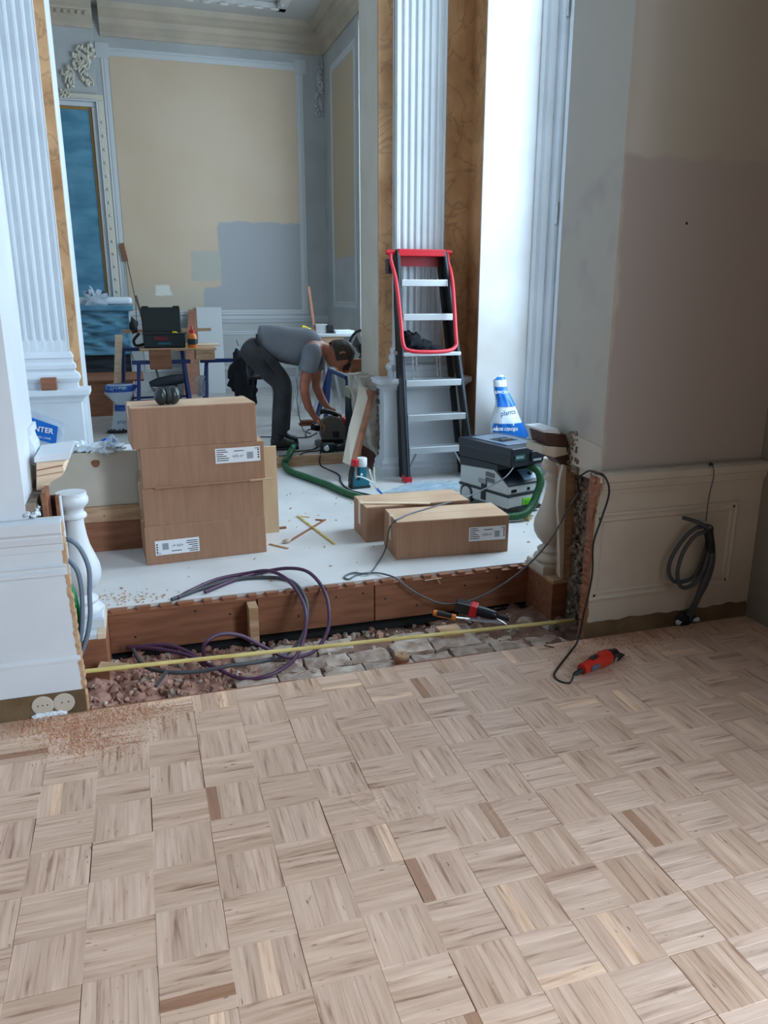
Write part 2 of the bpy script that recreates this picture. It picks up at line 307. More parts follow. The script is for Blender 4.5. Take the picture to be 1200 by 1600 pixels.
# ---- floors
fl = M().box(-6.1, 2.72, -6.1, 2.775, -.06, -.012)
floor = struct('floor', fl, brown_wood)
def wood_slat_mat():
    m = bpy.data.materials.new('oak_mosaic'); m.use_nodes = True; nt = m.node_tree; N = nt.nodes; L = nt.links; b = N['Principled BSDF']
    uv = N.new('ShaderNodeUVMap'); uv.uv_map = 'uv'; oi = N.new('ShaderNodeObjectInfo'); ge = N.new('ShaderNodeNewGeometry')
    ad = N.new('ShaderNodeMath'); ad.operation = 'ADD'; L.new(oi.outputs['Random'], ad.inputs[0]); L.new(ge.outputs['Random Per Island'], ad.inputs[1])
    fr = N.new('ShaderNodeMath'); fr.operation = 'FRACT'; L.new(ad.outputs[0], fr.inputs[0])
    mu = N.new('ShaderNodeMath'); mu.operation = 'MULTIPLY'; mu.inputs[1].default_value = 91.; L.new(fr.outputs[0], mu.inputs[0])
    mp = N.new('ShaderNodeMapping'); L.new(uv.outputs[0], mp.inputs[0]); mp.inputs['Scale'].default_value = (1, 1, 1); L.new(mu.outputs[0], mp.inputs['Location'])
    m2 = N.new('ShaderNodeMapping'); L.new(mp.outputs[0], m2.inputs[0]); m2.inputs['Scale'].default_value = (5, 62, 1)
    n1 = N.new('ShaderNodeTexNoise'); n1.inputs['Scale'].default_value = 1.; n1.inputs['Detail'].default_value = 6; n1.inputs['Distortion'].default_value = .6; L.new(m2.outputs[0], n1.inputs[0])
    m3 = N.new('ShaderNodeMapping'); L.new(mp.outputs[0], m3.inputs[0]); m3.inputs['Scale'].default_value = (22, 420, 1)
    n2 = N.new('ShaderNodeTexNoise'); n2.inputs['Scale'].default_value = 1.; n2.inputs['Detail'].default_value = 3; L.new(m3.outputs[0], n2.inputs[0])
    rp = N.new('ShaderNodeValToRGB'); e = rp.color_ramp.elements
    e[0].position = .27; e[0].color = s2l(150, 112, 90) + (1,); e[1].position = .68; e[1].color = s2l(226, 194, 171) + (1,)
    k = e.new(.42); k.color = s2l(206, 171, 148) + (1,); L.new(n1.outputs['Fac'], rp.inputs[0])
    # knots and short dark pores
    m4 = N.new('ShaderNodeMapping'); L.new(mp.outputs[0], m4.inputs[0]); m4.inputs['Scale'].default_value = (26, 90, 1)
    n3 = N.new('ShaderNodeTexNoise'); n3.inputs['Scale'].default_value = 1.; n3.inputs['Detail'].default_value = 2; L.new(m4.outputs[0], n3.inputs[0])
    r3 = N.new('ShaderNodeMapRange'); r3.inputs['From Min'].default_value = .70; r3.inputs['From Max'].default_value = .78; L.new(n3.outputs['Fac'], r3.inputs[0])
    mx = N.new('ShaderNodeMix'); mx.data_type = 'RGBA'; L.new(r3.outputs[0], mx.inputs[0]); L.new(rp.outputs[0], mx.inputs[6]); mx.inputs[7].default_value = s2l(120, 88, 68) + (1,)
    # slat to slat tone, with a rare pale or red-brown one
    r2 = N.new('ShaderNodeValToRGB'); f = r2.color_ramp.elements; f[0].position = 0; f[0].color = (.50, .36, .28, 1); f[1].position = 1; f[1].color = (1.25, 1.22, 1.12, 1)
    for p, c in ((.006, (.62, .50, .42)), (.014, (.86, .83, .80)), (.35, (.95, .94, .93)), (.70, (1.0, 1.0, 1.0)), (.975, (1.04, 1.035, 1.03)), (.985, (1.22, 1.2, 1.12))):
        q = f.new(p); q.color = c + (1,)
    L.new(fr.outputs[0], r2.inputs[0])
    ml = N.new('ShaderNodeMix'); ml.data_type = 'RGBA'; ml.blend_type = 'MULTIPLY'; ml.inputs[0].default_value = 1; L.new(mx.outputs[2], ml.inputs[6]); L.new(r2.outputs[0], ml.inputs[7])
    L.new(ml.outputs[2], b.inputs['Base Color'])
    b.inputs['Roughness'].default_value = .42; b.inputs['Anisotropic'].default_value = .9; b.inputs['Anisotropic Rotation'].default_value = .25; b.inputs['Specular IOR Level'].default_value = .8
    tg = N.new('ShaderNodeTangent'); tg.direction_type = 'UV_MAP'; tg.uv_map = 'uv'; L.new(tg.outputs[0], b.inputs['Tangent'])
    bp = N.new('ShaderNodeBump'); bp.inputs['Strength'].default_value = .35; bp.inputs['Distance'].default_value = .0012; L.new(n2.outputs['Fac'], bp.inputs['Height']); L.new(bp.outputs[0], b.inputs['Normal'])
    return m
oak = wood_slat_mat()
SQ = .161; NS = 5; SW = SQ / NS
def slat_verts(L_, W_, T=.011, c=.0004):
    a, b_ = L_ / 2, W_ / 2
    v = [(-a, -b_, -T), (a, -b_, -T), (a, b_, -T), (-a, b_, -T), (-a, -b_, -c), (a, -b_, -c), (a, b_, -c), (-a, b_, -c), (-a + c, -b_ + c, 0), (a - c, -b_ + c, 0), (a - c, b_ - c, 0), (-a + c, b_ - c, 0)]
    f = [(8, 9, 10, 11), (0, 1, 5, 4), (1, 2, 6, 5), (2, 3, 7, 6), (3, 0, 4, 7), (4, 5, 9, 8), (5, 6, 10, 9), (6, 7, 11, 10), (7, 4, 8, 11)]
    return v, f
def add_uv(me, vs_uv):
    uvl = me.uv_layers.new(name='uv'); 
    for lp in me.loops: uvl.data[lp.index].uv = vs_uv[lp.vertex_index]
v_, f_ = slat_verts(SQ - .0007, SW - .0001)
slat_me = bpy.data.meshes.new('parquet_slat'); slat_me.from_pydata(v_, [], f_); slat_me.materials.append(oak); add_uv(slat_me, [(p[0], p[1]) for p in v_])
sq_me = bpy.data.meshes.new('parquet_square')
rv, rf, ru = [], [], []
nsq = 0
for i in range(-37, 18):
    for j in range(-46, 12):
        cx = -.064 + SQ * (i + .5); cy = 1.519 + SQ * (j + .5)
        if cx < -5.9 or cx > 2.78 or cy > 2.84 or cy < -5.9: continue
        horiz = (i + j) % 2 == (5 + -2) % 2      # square (5,-2) has its slats along x
        yclip = YW - .004 - (cy - SQ / 2); xclip = 2.70 - (cx - SQ / 2)
        full = yclip >= SQ and xclip >= SQ
        px, py, pz = proj((cx, cy, 0)) if cy > .3 else (-999, 0, 1)
        vis = pz > 0 and -70 < px < 1270 and 850 < py < 1690 and full
        if vis and nsq < 298:
            nsq += 1
            e = bpy.data.objects.new('parquet_square', None); col.objects.link(e); e.parent = floor; e.location = (cx + rnd.uniform(-.0015, .0015), cy + rnd.uniform(-.0015, .0015), rnd.uniform(-.0004, .0006)); e.rotation_euler = (rnd.uniform(-.002, .002), rnd.uniform(-.002, .002), rnd.uniform(-.006, .006) + (0 if horiz else PI / 2)); e.empty_display_size = .05
            for k in range(NS):
                o = bpy.data.objects.new('parquet_slat', slat_me); col.objects.link(o); o.parent = e; o.location = (0, (k - (NS - 1) / 2) * SW, rnd.uniform(-.0003, .0003))
        else:
            for k in range(NS):
                off = (k - (NS - 1) / 2) * SW
                if horiz: x0, x1, y0, y1 = cx - SQ / 2, cx + SQ / 2, cy + off - SW / 2, cy + off + SW / 2
                else: x0, x1, y0, y1 = cx + off - SW / 2, cx + off + SW / 2, cy - SQ / 2, cy + SQ / 2
                y1 = min(y1, YW - .003); x1 = min(x1, 2.70)
                if y1 - y0 < .004 or x1 - x0 < .004: continue
                LL, WW = (x1 - x0, y1 - y0) if horiz else (y1 - y0, x1 - x0)
                sv, sf = slat_verts(LL - .0007, WW - .0001); n = len(rv)
                for p in sv:
                    rv.append(((x0 + x1) / 2 + (p[0] if horiz else -p[1]), (y0 + y1) / 2 + (p[1] if horiz else p[0]), p[2])); ru.append((p[0], p[1]))
                rf += [tuple(n + q for q in f) for f in sf]
sq_me.from_pydata(rv, [], rf); sq_me.materials.append(oak); add_uv(sq_me, ru)
o = bpy.data.objects.new('parquet_border', sq_me); col.objects.link(o); o.parent = floor; o['kind'] = 'stuff'
# middle floor, its timber riser, pit
mf = M().prism([(-1.2, 3.335), (-.205, 3.335), (-.205, 3.335), (1.80, 3.335), (2.9, 3.335), (2.9, 5.95), (-1.2, 5.95)], 2, Z1 - .02, Z1)
struct('floor_middle', mf, sub_white)
bf = M().box(-3.0, 2.9, 5.93, 10.9, Z2 - .03, Z2); struct('floor_back', bf, back_floor)
rs = M().box(-.3, 2.45, 5.915, 5.955, Z1 - .02, Z2 + .002); struct('trim_1', rs, raw_wood)
# pit bottom, uneven
pit = M().sheet(lambda u, v: Vector((-.32 + 2.3 * u, 2.76 + .75 * v, -.085 + .03 * noise.noise(Vector((u * 14, v * 6, 0))) + .015 * noise.noise(Vector((u * 50, v * 20, 3))))), 90, 26)
pit.box(-.5, 2.2, 2.6, 3.7, -.2, -.14)
struct('floor_pit', pit, soil)
# riser planks (each its own)
riser = M().box(-.30, 2.05, 3.345, 3.375, -.12, Z1 - .021); riser_o = struct('riser_timber', riser, dark_wood)
for x0, x1 in ((-.205, .43), (.436, .985), (.99, 1.80)):
    M().box(x0, x1, 3.31, 3.344, -.035, Z1 - .022).build('riser_plank', brown_wood, riser_o, bev=.002)
for x in (-.1, .16, .31, .62, .80, .93, 1.04, 1.2, 1.45, 1.62):
    M().lathe([(.0045, 0), (.0045, .003)], (x, 3.3105, .07 + .05 * math.sin(x * 9)), 8, (0, -1, 0)).build('nail_hole', black_matte, riser_o)
M().box(.385, .425, 3.22, 3.31, -.03, Z1 - .03).build('stud', raw_wood, riser_o)
chips = M()
for i in range(22):
    x = -.15 + i * .093 + rnd.uniform(-.01, .01); r = rnd.uniform(.018, .036)
    chips.prism([(x - r, Z1 - .003), (x + r, Z1 - .003), (x + r * .8, Z1 - .016), (x, Z1 - .022), (x - r * .8, Z1 - .016)], 1, 3.302 + rnd.uniform(-.004, .004), 3.33)
chips.build('torn_edge', brown_wood, riser_o, kind='stuff')
M().box(-.205, 1.80, 3.30, 3.34, Z1 - .022, Z1 - .016).build('edge_lath', brown_wood, riser_o)
M().box(-.26, 1.9, 3.285, 3.33, -.07, -.045).build('riser_gap_shade', black_matte, riser_o)  # added black strip, stands for the shade in the gap under the riser
# corner steps that carry the balusters
for nm, x0, x1, y0, y1 in (('corner_step', -.36, -.205, 3.06, 3.36), ('corner_step', 1.79, 2.06, 3.06, 3.36)):
    cs = M().box(x0, x1, y0, y1, -.1, Z1 - .02); o = struct(nm, cs, brown_wood)
    M().box(x0, x1 - (.03 if x0 < 0 else 0), y0, y1, Z1 - .02, Z1).build('tread', raw_wood if x0 > 0 else white_paint, o, bev=.002)
    if x0 < 0: M().box(x1 - .03, x1, y0 - .002, y1, Z1 - .02, Z1 + .001).build('edge_lath', light_wood, o)
# bricks of the footing
ft = M().box(.1, 1.8, 2.82, 3.26, -.12, -.075); footing = struct('footing', ft, soil)
def rough_brick(x0, x1, y0, y1, z0, z1, seed):
    b = M(); nx, ny = 6, 4
    def P(u, v, top):
        x = x0 + (x1 - x0) * u; y = y0 + (y1 - y0) * v
        e = .008 * noise.noise(Vector((x * 30, y * 30, seed)))
        return Vector((x + e, y + .008 * noise.noise(Vector((x * 25, y * 25, seed + 9))), (z1 + .012 * noise.noise(Vector((x * 22, y * 22, seed))) - (.009 if u in (0, 1) or v in (0, 1) else 0)) if top else z0))
    vs = [P(i / nx, j / ny, True) for j in range(ny + 1) for i in range(nx + 1)]
    w_ = nx + 1; fs = [(j * w_ + i, j * w_ + i + 1, (j + 1) * w_ + i + 1, (j + 1) * w_ + i) for j in range(ny) for i in range(nx)]
    ring = [i for i in range(nx + 1)] + [j * w_ + nx for j in range(1, ny + 1)] + [ny * w_ + i for i in range(nx - 1, -1, -1)] + [j * w_ for j in range(ny - 1, 0, -1)]
    n = len(vs); vs += [Vector((vs[i].x, vs[i].y, z0)) for i in ring]; m = len(ring)
    fs += [(ring[k], n + k, n + (k + 1) % m, ring[(k + 1) % m]) for k in range(m)]
    b.add(vs, fs, True); return b
k = 0
for row, (y0, y1) in enumerate(((2.83, 2.945), (2.955, 3.07), (3.08, 3.19))):
    x = .28 + (.0, .1, .02)[row]
    while x < 1.72 - (.12 if row == 2 else 0):
        L_ = rnd.uniform(.17, .23); k += 1
        if row == 2 and (.75 < x < .98 or x > 1.35): x += L_; continue
        if row == 1 and x > 1.45: x += L_; continue
        rough_brick(x, x + L_ - .008, y0, y1, -.11, -.045 + rnd.uniform(-.012, .01), k).build('brick', brick_m, footing, flat=True)
        x += L_
rb = M(); rp_ = M()
def moundz(x, y):
    u = (x + .30) / .75; v = (y - 2.78) / .5; return -.075 + .05 * (1 - u) * (.6 + .4 * math.sin(v * 3)) + .022 * noise.noise(Vector((u * 9, v * 8, 5))) + .012 * noise.noise(Vector((u * 30, v * 26, 5)))
for i in range(1500):
    x = rnd.uniform(-.29, 1.83); y = rnd.uniform(2.80, 3.28)
    if .4 < x < 1.6 and y < 3.2 and rnd.random() < .85: continue
    r = rnd.choice((.004, .005, .006, .008, .011, .015)) * rnd.uniform(.8, 1.3)
    z = (moundz(x, y) if x < .42 else -.072) + r * .3 + .012 * max(0, noise.noise(Vector((x * 6, y * 6, 1))))
    (rb if (x < .4 and rnd.random() < .75) or rnd.random() < .3 else rp_).rock((x, y, z), (r * 1.2, r, r * .8), i)
rb.build('red_rubble', rubble_red, footing, kind='stuff', flat=True); rp_.build('pale_rubble', rubble_pale, footing, kind='stuff', flat=True)
for i, (px, py, r) in enumerate(((175, 1085, .035), (160, 1035, .03), (215, 1062, .028), (455, 1088 - 50, .03), (820, 975, .04), (860, 985, .035), (800, 992, .03), (190, 1000, .045), (300, 1030, .03), (510, 1100 - 55, .02), (395, 1045, .024))):
    p = at(px, py, Z=-.05); M().rock(p, (r * 1.3, r, r * .8), 50 + i).build('stone', rubble_red if px < 450 else rubble_pale, footing, flat=True)
mound = M().sheet(lambda u, v: Vector((-.30 + .75 * u, 2.78 + .5 * v, -.075 + .05 * (1 - u) * (.6 + .4 * math.sin(v * 3)) + .022 * noise.noise(Vector((u * 9, v * 8, 5))) + .012 * noise.noise(Vector((u * 30, v * 26, 5))))), 60, 40)
mound.build('rubble_mound', rubble_red, footing)
mound = M().sheet(lambda u, v: Vector((1.25 + .62 * u, 2.80 + .5 * v, -.075 + .045 * u + .03 * noise.noise(Vector((u * 9, v * 8, 15))) + .014 * noise.noise(Vector((u * 28, v * 26, 5))))), 50, 40)
mound.build('rubble_mound', soil, footing)
# dark trim strip along the parquet edge
M().box(-.27, .5, 2.772, 2.782, -.06, -.004).build('edge_strip', brown_wood, floor); M().box(.9, 1.3, 2.772, 2.785, -.05, -.004).build('edge_strip', brown_wood, floor)

# ---- front arch wall : left
def wainscot(sign, x0, x1, zt, nm, edge_x, m, label_side):
    wl = M().box(x0, x1, YW, YU + .012, .085, zt - .02); w_ = struct(nm, wl, m)
    prof = [(0, zt - .085), (.006, zt - .085), (.008, zt - .06), (.012, zt - .055), (.020, zt - .03), (.020, zt - .022), (.026, zt - .018), (.026, zt), (0, zt)]
    M().prism([(YW - o, z) for o, z in prof] + [(YU + .012, zt), (YU + .012, zt - .085)], 0, x0, x1).build('chair_rail', m, w_)
    return w_
def ragged(xa, za, xb, zb, n, amp, seed):
    r = random.Random(seed); return [(xa + (xb - xa) * i / n + (r.uniform(-amp, amp) if 0 < i < n else 0), za + (zb - za) * i / n) for i in range(n + 1)]
wl = M()
edge = ragged(-.268, .0, -.290, .715, 60, .0035, 3)
wl.prism([(-6.0, 0), *edge, (-6.0, .715)], 1, YW, YU + .012)
WLF = struct('wall_left', wl, white_paint)
M().prism([(YW - o, z) for o, z in ((0, .62), (.004, .62), (.006, .645), (.012, .65), (.018, .672), (.018, .68), (.026, .69), (.028, .725), (0, .732))] + [(YU + .01, .732), (YU + .01, .62)], 0, -6.0, -.291).build('chair_rail', white_paint, WLF)
M().prism([(YW - o, z) for o, z in ((0, .53), (.010, .533), (.010, .545), (.004, .55), (.004, .560), (.008, .565), (0, .572))] + [(YU, .572), (YU, .53)], 0, -6.0, -.287).build('panel_moulding', white_paint, WLF)
M().prism([(YW - o, z) for o, z in ((0, .205), (.006, .205), (.006, .213), (0, .225))] + [(YU, .225), (YU, .205)], 0, -6.0, -.276).build('panel_moulding', white_paint, WLF)
M().box(-6.0, -.274, YW - .002, YW + .01, 0, .088).build('raw_base', base_raw, WLF)
M().prism([(a + .0005, z) for a, z in edge] + [(a - .012, z) for a, z in edge[::-1]], 1, YW - .001, YU + .013).build('sawn_edge', raw_wood, WLF)
for i, (px, py) in enumerate(((67, 1102), (100, 1097))):
    p = at(px, py, Y=YW); s_ = M().lathe([(.037, 0), (.037, .003), (.033, .004)], (p.x, YW - .002, p.z), 32, (0, -1, 0)); so = s_.build('socket_blank', cream_paint, WLF)
    for dx in (-.016, .0, .016) if i == 0 else (-.006, .016): M().lathe([(.0026, 0), (.0026, .0006)], (p.x + dx, YW - .0062, p.z + .002), 8, (0, -1, 0)).build('screw_hole', black_matte, so)
gyp = M()
for i in range(14): gyp.blob((-.45 + i * .0075, YW - .004, .004 + .006 * abs(math.sin(i))), (.012, .006, .009), i)
gyp.build('filler_smear', bag_white, WLF, kind='stuff')
pl = M().box(-6.0, XL, YU, YR, .70, ZC); struct('pier_left', pl, white_paint)
# broken lower edge of left pier: plaster crumbs
p2 = M().box(-6.0, -.37, YU + .01, YR, -.1, .78); LPB = struct('pier_left_foot', p2, plaster_raw)
cr = M()
for i in range(40): cr.rock((XL + rnd.uniform(-.005, .04), YU + rnd.uniform(.0, .1), .735 + rnd.uniform(0, .02)), rnd.uniform(.004, .010), i)
cr.build('plaster_crumbs', white_paint, LPB, kind='stuff', flat=True)
# capital moulding on the reveal where the handrail met it
M().prism([(XL, 1.0), (XL + .012, 1.0), (XL + .014, .975), (XL + .006, .965), (XL + .012, .94), (XL + .018, .93), (XL + .018, .86), (XL, .86)], 1, 3.08, YR).build('reveal_moulding', white_paint, LPB)
# ---- front arch wall : right
edgeR = ragged(1.787, 0, 1.792, .735, 60, .004, 5)
wr = M().prism([(2.66, 0), (2.66, .735), *edgeR[::-1]], 1, YW, YU + .012)
WRF = struct('wall_right', wr, cream_paint)  # same paint as wall_left; the shade on this side is put into the colour
M().prism([(YW - o, z) for o, z in ((0, .655), (.004, .655), (.006, .672), (.012, .676), (.018, .70), (.018, .706), (.026, .712), (.028, .742), (.012, .75), (0, .75))] + [(YU + .01, .75), (YU + .01, .655)], 0, 1.797, 2.66).build('chair_rail', cream_paint, WRF)
def panel_frame(x0, x1, z0, z1, y, m, par, wd=.045, nm='panel_moulding'):
    for a, b in (((x0, z0), (x1, z0)), ((x0, z1), (x1, z1)), ((x0, z0), (x0, z1)), ((x1, z0), (x1, z1))):
        hz = a[1] == b[1]; sg = (1 if a[1] == z0 else -1) if hz else (1 if a[0] == x0 else -1)
        base = a[1] if hz else a[0]
        prof = [(0, 0), (.007, .002), (.009, .012), (.004, .02), (.004, .03), (.008, .036), (0, wd)]
        if hz: M().prism([(y - o, base + sg * t) for o, t in prof], 0, a[0], b[0]).build(nm, m, par)
        else: M().prism([(base + sg * t, y - o) for o, t in prof], 2, a[1], b[1]).build(nm, m, par)
panel_frame(1.80, 2.54, .175, .575, YW, cream_paint, WRF)
basep = [(1.789, 0)] + [(1.789 + i * .02, .075 + .012 * noise.noise(Vector((i * .3, 0, 2)))) for i in range(44)] + [(2.66, .06), (2.66, 0)]
M().prism(basep, 1, YW - .003, YW + .01).build('raw_base', base_raw, WRF)
M().prism([(a - .0005, z) for a, z in edgeR] + [(a + .016, z) for a, z in edgeR[::-1]], 1, YW - .001, YU + .014).build('sawn_edge', brown_wood, WRF)
M().prism([(1.789, .655), (1.797, .735), (1.80, .752), (1.815, .752), (1.812, .72), (1.80, .68), (1.799, .655)], 1, YW - .026, YU + .02).build('rail_end', brown_wood, WRF)
rwall = M().box(XR, 2.75, YU, YR, .70, ZC); WRU = struct('pier_right', rwall, wall_paint)
m_ = bpy.data.materials['wall_paint']
patches(m_, None, [(1.83, 1.96, .6, 4.9, s2l(190, 184, 174), .05), (1.84, 2.9, .6, 1.985, s2l(170, 160, 154))])
M().prism([(XR - .004, .742), (1.885, .745), (1.885, .845), (XR - .004, .86)], 1, YU - .006, YU + .02)
def ragp(pts, amp, seed):
    r = random.Random(seed); out = []
    for i in range(len(pts)):
        a = pts[i]; b = pts[(i + 1) % len(pts)]
        for t in range(5): out.append((a[0] + (b[0] - a[0]) * t / 5 + (r.uniform(-amp, amp) if t else 0), a[1] + (b[1] - a[1]) * t / 5 + (r.uniform(-amp, amp) if t else 0)))
    return out
# lower band of the right reveal (lighter paint) and the torn dark hole behind it
lp = M().prism([(YU - .004, .735), (YU - .004, .852), (3.06, .875), (3.03, .84), (3.045, .80), (3.01, .77), (3.02, .735)], 0, XR - .006, XR + .003); lp.build('reveal_base', cream_paint, WRU)
tor = M()
for i in range(90): tor.rock((XR + rnd.uniform(-.004, .02), rnd.uniform(2.97, 3.06), rnd.uniform(.70, .88)), rnd.uniform(.005, .014), i)
tor.build('torn_plaster', plaster_raw, WRU, kind='stuff', flat=True)
rf_ = M().box(1.868, 2.75, YU + .012, YR, -.1, .74); RFT = struct('pier_right_foot', rf_, plaster_raw)
tor = M()
for i in range(260): tor.rock((1.862 + rnd.uniform(-.01, .01), rnd.uniform(2.83, 3.03), rnd.uniform(-.06, .74)), rnd.uniform(.006, .016), i)
tor.build('broken_masonry', plaster_raw, RFT, kind='stuff', flat=True)
# lintel over the arch and the room shell
M().box(XL, XR, YU, YR, 4.3, ZC)
struct('lintel_front', M().box(XL, XR, YU, YR, 4.35, ZC), wall_paint)
struct('wall_front_room_left', M().box(-6.1, -6.0, -6.1, YU, 0, ZC), low_bounce_paint)
struct('wall_front_room_behind', M().box(-6.1, 3.5, -6.1, -6.0, 0, ZC), low_bounce_paint)
def wall_with_hole(nm, x0, x1, y0, y1, z0, z1, wy0, wy1, wz0, wz1, m):
    q = M().box(x0, x1, y0, wy0, z0, z1).box(x0, x1, wy1, y1, z0, z1).box(x0, x1, wy0, wy1, z0, wz0).box(x0, x1, wy0, wy1, wz1, z1)
    return struct(nm, q, m)
def window(nm, x, y0, y1, z0, z1, ncol=2, nrow=3, fr=.06, m=white_paint, glaze=True):
    q = M().box(x, x + .05, y0, y0 + fr, z0, z1).box(x, x + .05, y1 - fr, y1, z0, z1).box(x, x + .05, y0, y1, z0, z0 + fr).box(x, x + .05, y0, y1, z1 - fr, z1)
    o = struct(nm, q, m, bev=.004)
    for i in range(1, ncol): yy = y0 + (y1 - y0) * i / ncol; M().box(x + .005, x + .045, yy - .035, yy + .035, z0 + fr, z1 - fr).build('glazing_bar', m, o)
    for i in range(1, nrow): zz = z0 + (z1 - z0) * i / nrow; M().box(x + .01, x + .04, y0 + fr, y1 - fr, zz - .012, zz + .012).build('glazing_bar', m, o)
    return o
wall_with_hole('wall_front_room_right', 2.66, 3.50, -6.1, YU, 0, ZC, -2.3, .25, .3, 4.1, low_bounce_paint); window('window_1', 3.44, -2.3, .25, .3, 4.1)  # unseen wall made extra thick so the niche keeps window light off wall_right
struct('ceiling', M().box(-6.2, 3.6, YU + .1, 11, ZC, ZC + .1), ceil_m); struct('ceiling_front', M().box(-6.2, 3.6, -6.2, YU + .1, ZC, ZC + .1), low_bounce_paint)
# ---- middle bay
struct('wall_middle_left', M().box(-1.3, -1.2, YR, YB, 0, ZC), white_paint)
sidew = M().box(XS, XS + .35, 5.20, YB2, Z1, ZC); MS = struct('wall_marble_side', sidew, marble)
M().box(XS - .055, XS + .6, 5.185, 5.199, Z1, ZC).build('niche_reveal', mat('niche_paint', s2l(222, 226, 232), .5, s2l(190, 184, 176), 1.1, bump=.03), MS)
wn = wall_with_hole('wall_window_bay', 2.86, 2.96, YR, 5.3, Z1, ZC, 3.45, 5.02, .66, 4.4, white_paint)
# deep white window casing with mouldings and hinges, standing open against the niche
p_ = [(2.70, 5.185), (2.70, 5.17), (2.715, 5.16), (2.725, 5.165), (2.74, 5.15), (2.74, 5.135), (2.775, 5.12), (2.79, 5.13), (2.80, 5.11), (2.80, 5.06), (2.86, 5.06), (2.86, 5.185)]
CAS = struct('window_casing', M().prism(p_, 2, Z1, ZC), white_paint)
wi = window('window_2', 2.83, 3.45, 5.055, .17 + .3, 4.4, 2, 1, .05)
M().box(2.825, 2.875, 4.985, 5.05, .3, 4.4).build('sash_stile', white_paint, wi, bev=.004)
M().box(2.835, 2.865, 3.5, 5.0, .3, .80).build('sash_bottom_panel', white_paint, wi, bev=.004)
M().box(2.822, 2.83, 4.965, 4.985, .80, 4.4).build('glazing_bead', light_wood, wi)
for zz in (.45, 2.0, 3.25):
    M().tube([(2.81, 5.055, zz - .07), (2.81, 5.055, zz + .07)], .009, 8, 1).build('hinge', chrome, wi)
# ---- pilaster wall
XPR, XPL = at(590, 200, Y=YB).x, at(110, 400, Y=YB).x
def fluted(x0, x1, yf, z0, zt, nfl, par, zc):
    g = M(); W_ = x1 - x0; fw_ = W_ / (nfl + .45); r = fw_ * .36
    xs = [x0]
    cs = [x0 + fw_ * (.725 + i) for i in range(nfl)]
    for c_ in cs: xs += [c_ + r * math.cos(PI - PI * k / 8) for k in range(9)]
    xs.append(x1)
    zs = [z0] + [zc - r + r * k / 5 for k in range(6)] + [zt]
    def dep(x, z):
        for c_ in cs:
            dz = max(0, zc - z); q = r * r - (x - c_) ** 2 - dz * dz
            if q > 0: return math.sqrt(q) * .8
        return 0
    w_ = len(xs); vs = [(x, yf + dep(x, z), z) for z in zs for x in xs]
    g.add(vs, [(j * w_ + i, j * w_ + i + 1, (j + 1) * w_ + i + 1, (j + 1) * w_ + i) for j in range(len(zs) - 1) for i in range(w_ - 1)], True)
    g.box(x0, x1, yf + .05, YB, z0, zt); g.box(x0, x0 + .002, yf, yf + .06, z0, zt); g.box(x1 - .002, x1, yf, yf + .06, z0, zt)
    return g.build('fluted_shaft', white_paint, par)
pr = M().box(XPR + .0, XS + .02, YB, YB2, Z1, ZC); PR = struct('pilaster_wall_right', pr, cream_paint)
M().box(XPR + .004, XS, YB - .012, YB, .85, ZC).build('marble_facing', marble, PR)
sx0, sx1 = at(620, 200, Y=5.45).x, at(697, 200, Y=5.45).x
fluted(sx0, sx1, 5.45, 1.06, ZC, 7, PR, 1.22)
M().stack(sx0, sx1, 5.45, YB, [(.002, 1.10), (.012, 1.09), (.02, 1.075), (.012, 1.06), (.012, 1.05), (.028, 1.035), (.028, 1.01), (.02, 1.0), (.02, .99), (.045, .975), (.052, .955), (.045, .935), (.035, .93), (.035, .875)][::-1]).build('pilaster_base', white_paint, PR)
qx0, qx1 = at(600, 640, Y=5.38).x, at(722, 640, Y=5.38).x
M().stack(qx0, qx1, 5.38, YB, [(0, Z1 + .12), (0, .80), (.012, .805), (.018, .825), (.045, .85), (.05, .852), (.05, .885), (0, .888)]).build('plinth', white_paint, PR)
M().stack(qx0, qx1, 5.38, YB, [(.03, Z1), (.03, Z1 + .06), (.02, Z1 + .075), (.022, Z1 + .10), (.005, Z1 + .13), (0, Z1 + .14)]).build('plinth_base', white_paint, PR)
# broken plaster foot of the opening on the right
bp_ = ragp([(at(*q, Y=5.52).x, at(*q, Y=5.52).z) for q in ((568, 592), (600, 590), (612, 738), (596, 728), (584, 700), (574, 655))], .006, 4)
M().prism(bp_, 1, 5.52, YB2).build('broken_foot', mat('old_plaster', s2l(186, 178, 166), .9, s2l(140, 128, 116), 9, bump=.6, bscale=20), PR)
M().box(1.66, 1.72, 5.56, 5.98, Z1, .42).build('masonry_core', dark_wood, PR)
tor = M()
for i in range(70): tor.rock((1.685 + rnd.uniform(-.015, .012), 5.52 + rnd.uniform(-.02, .01), rnd.uniform(Z1, .82)), rnd.uniform(.008, .02), i)
tor.build('broken_masonry', plaster_raw, PR, kind='stuff', flat=True)
pl_ = M().box(-2.9, XPL, YB, YB2, Z1, ZC); PL = struct('pilaster_wall_left', pl_, white_paint)
lx0, lx1 = at(10, 400, Y=5.45).x - .06, at(92, 400, Y=5.45).x
lx0 = lx1 - (sx1 - sx0)
M().box(-1.2, XPL - .003, YB - .012, YB, .85, ZC).build('marble_facing', marble, PL)
fluted(lx0, lx1, 5.45, 1.06, ZC, 7, PL, 1.20)
M().stack(lx0, lx1, 5.45, YB, [(.002, 1.115), (.012, 1.10), (.02, 1.08), (.014, 1.07), (.014, 1.05), (.028, 1.035), (.03, 1.01), (.022, 1.0), (.022, .99), (.045, .975), (.052, .95), (.045, .93), (.035, .925), (.035, .86)][::-1]).build('pilaster_base', white_paint, PL)
kx1 = at(128, 640, Y=5.38).x
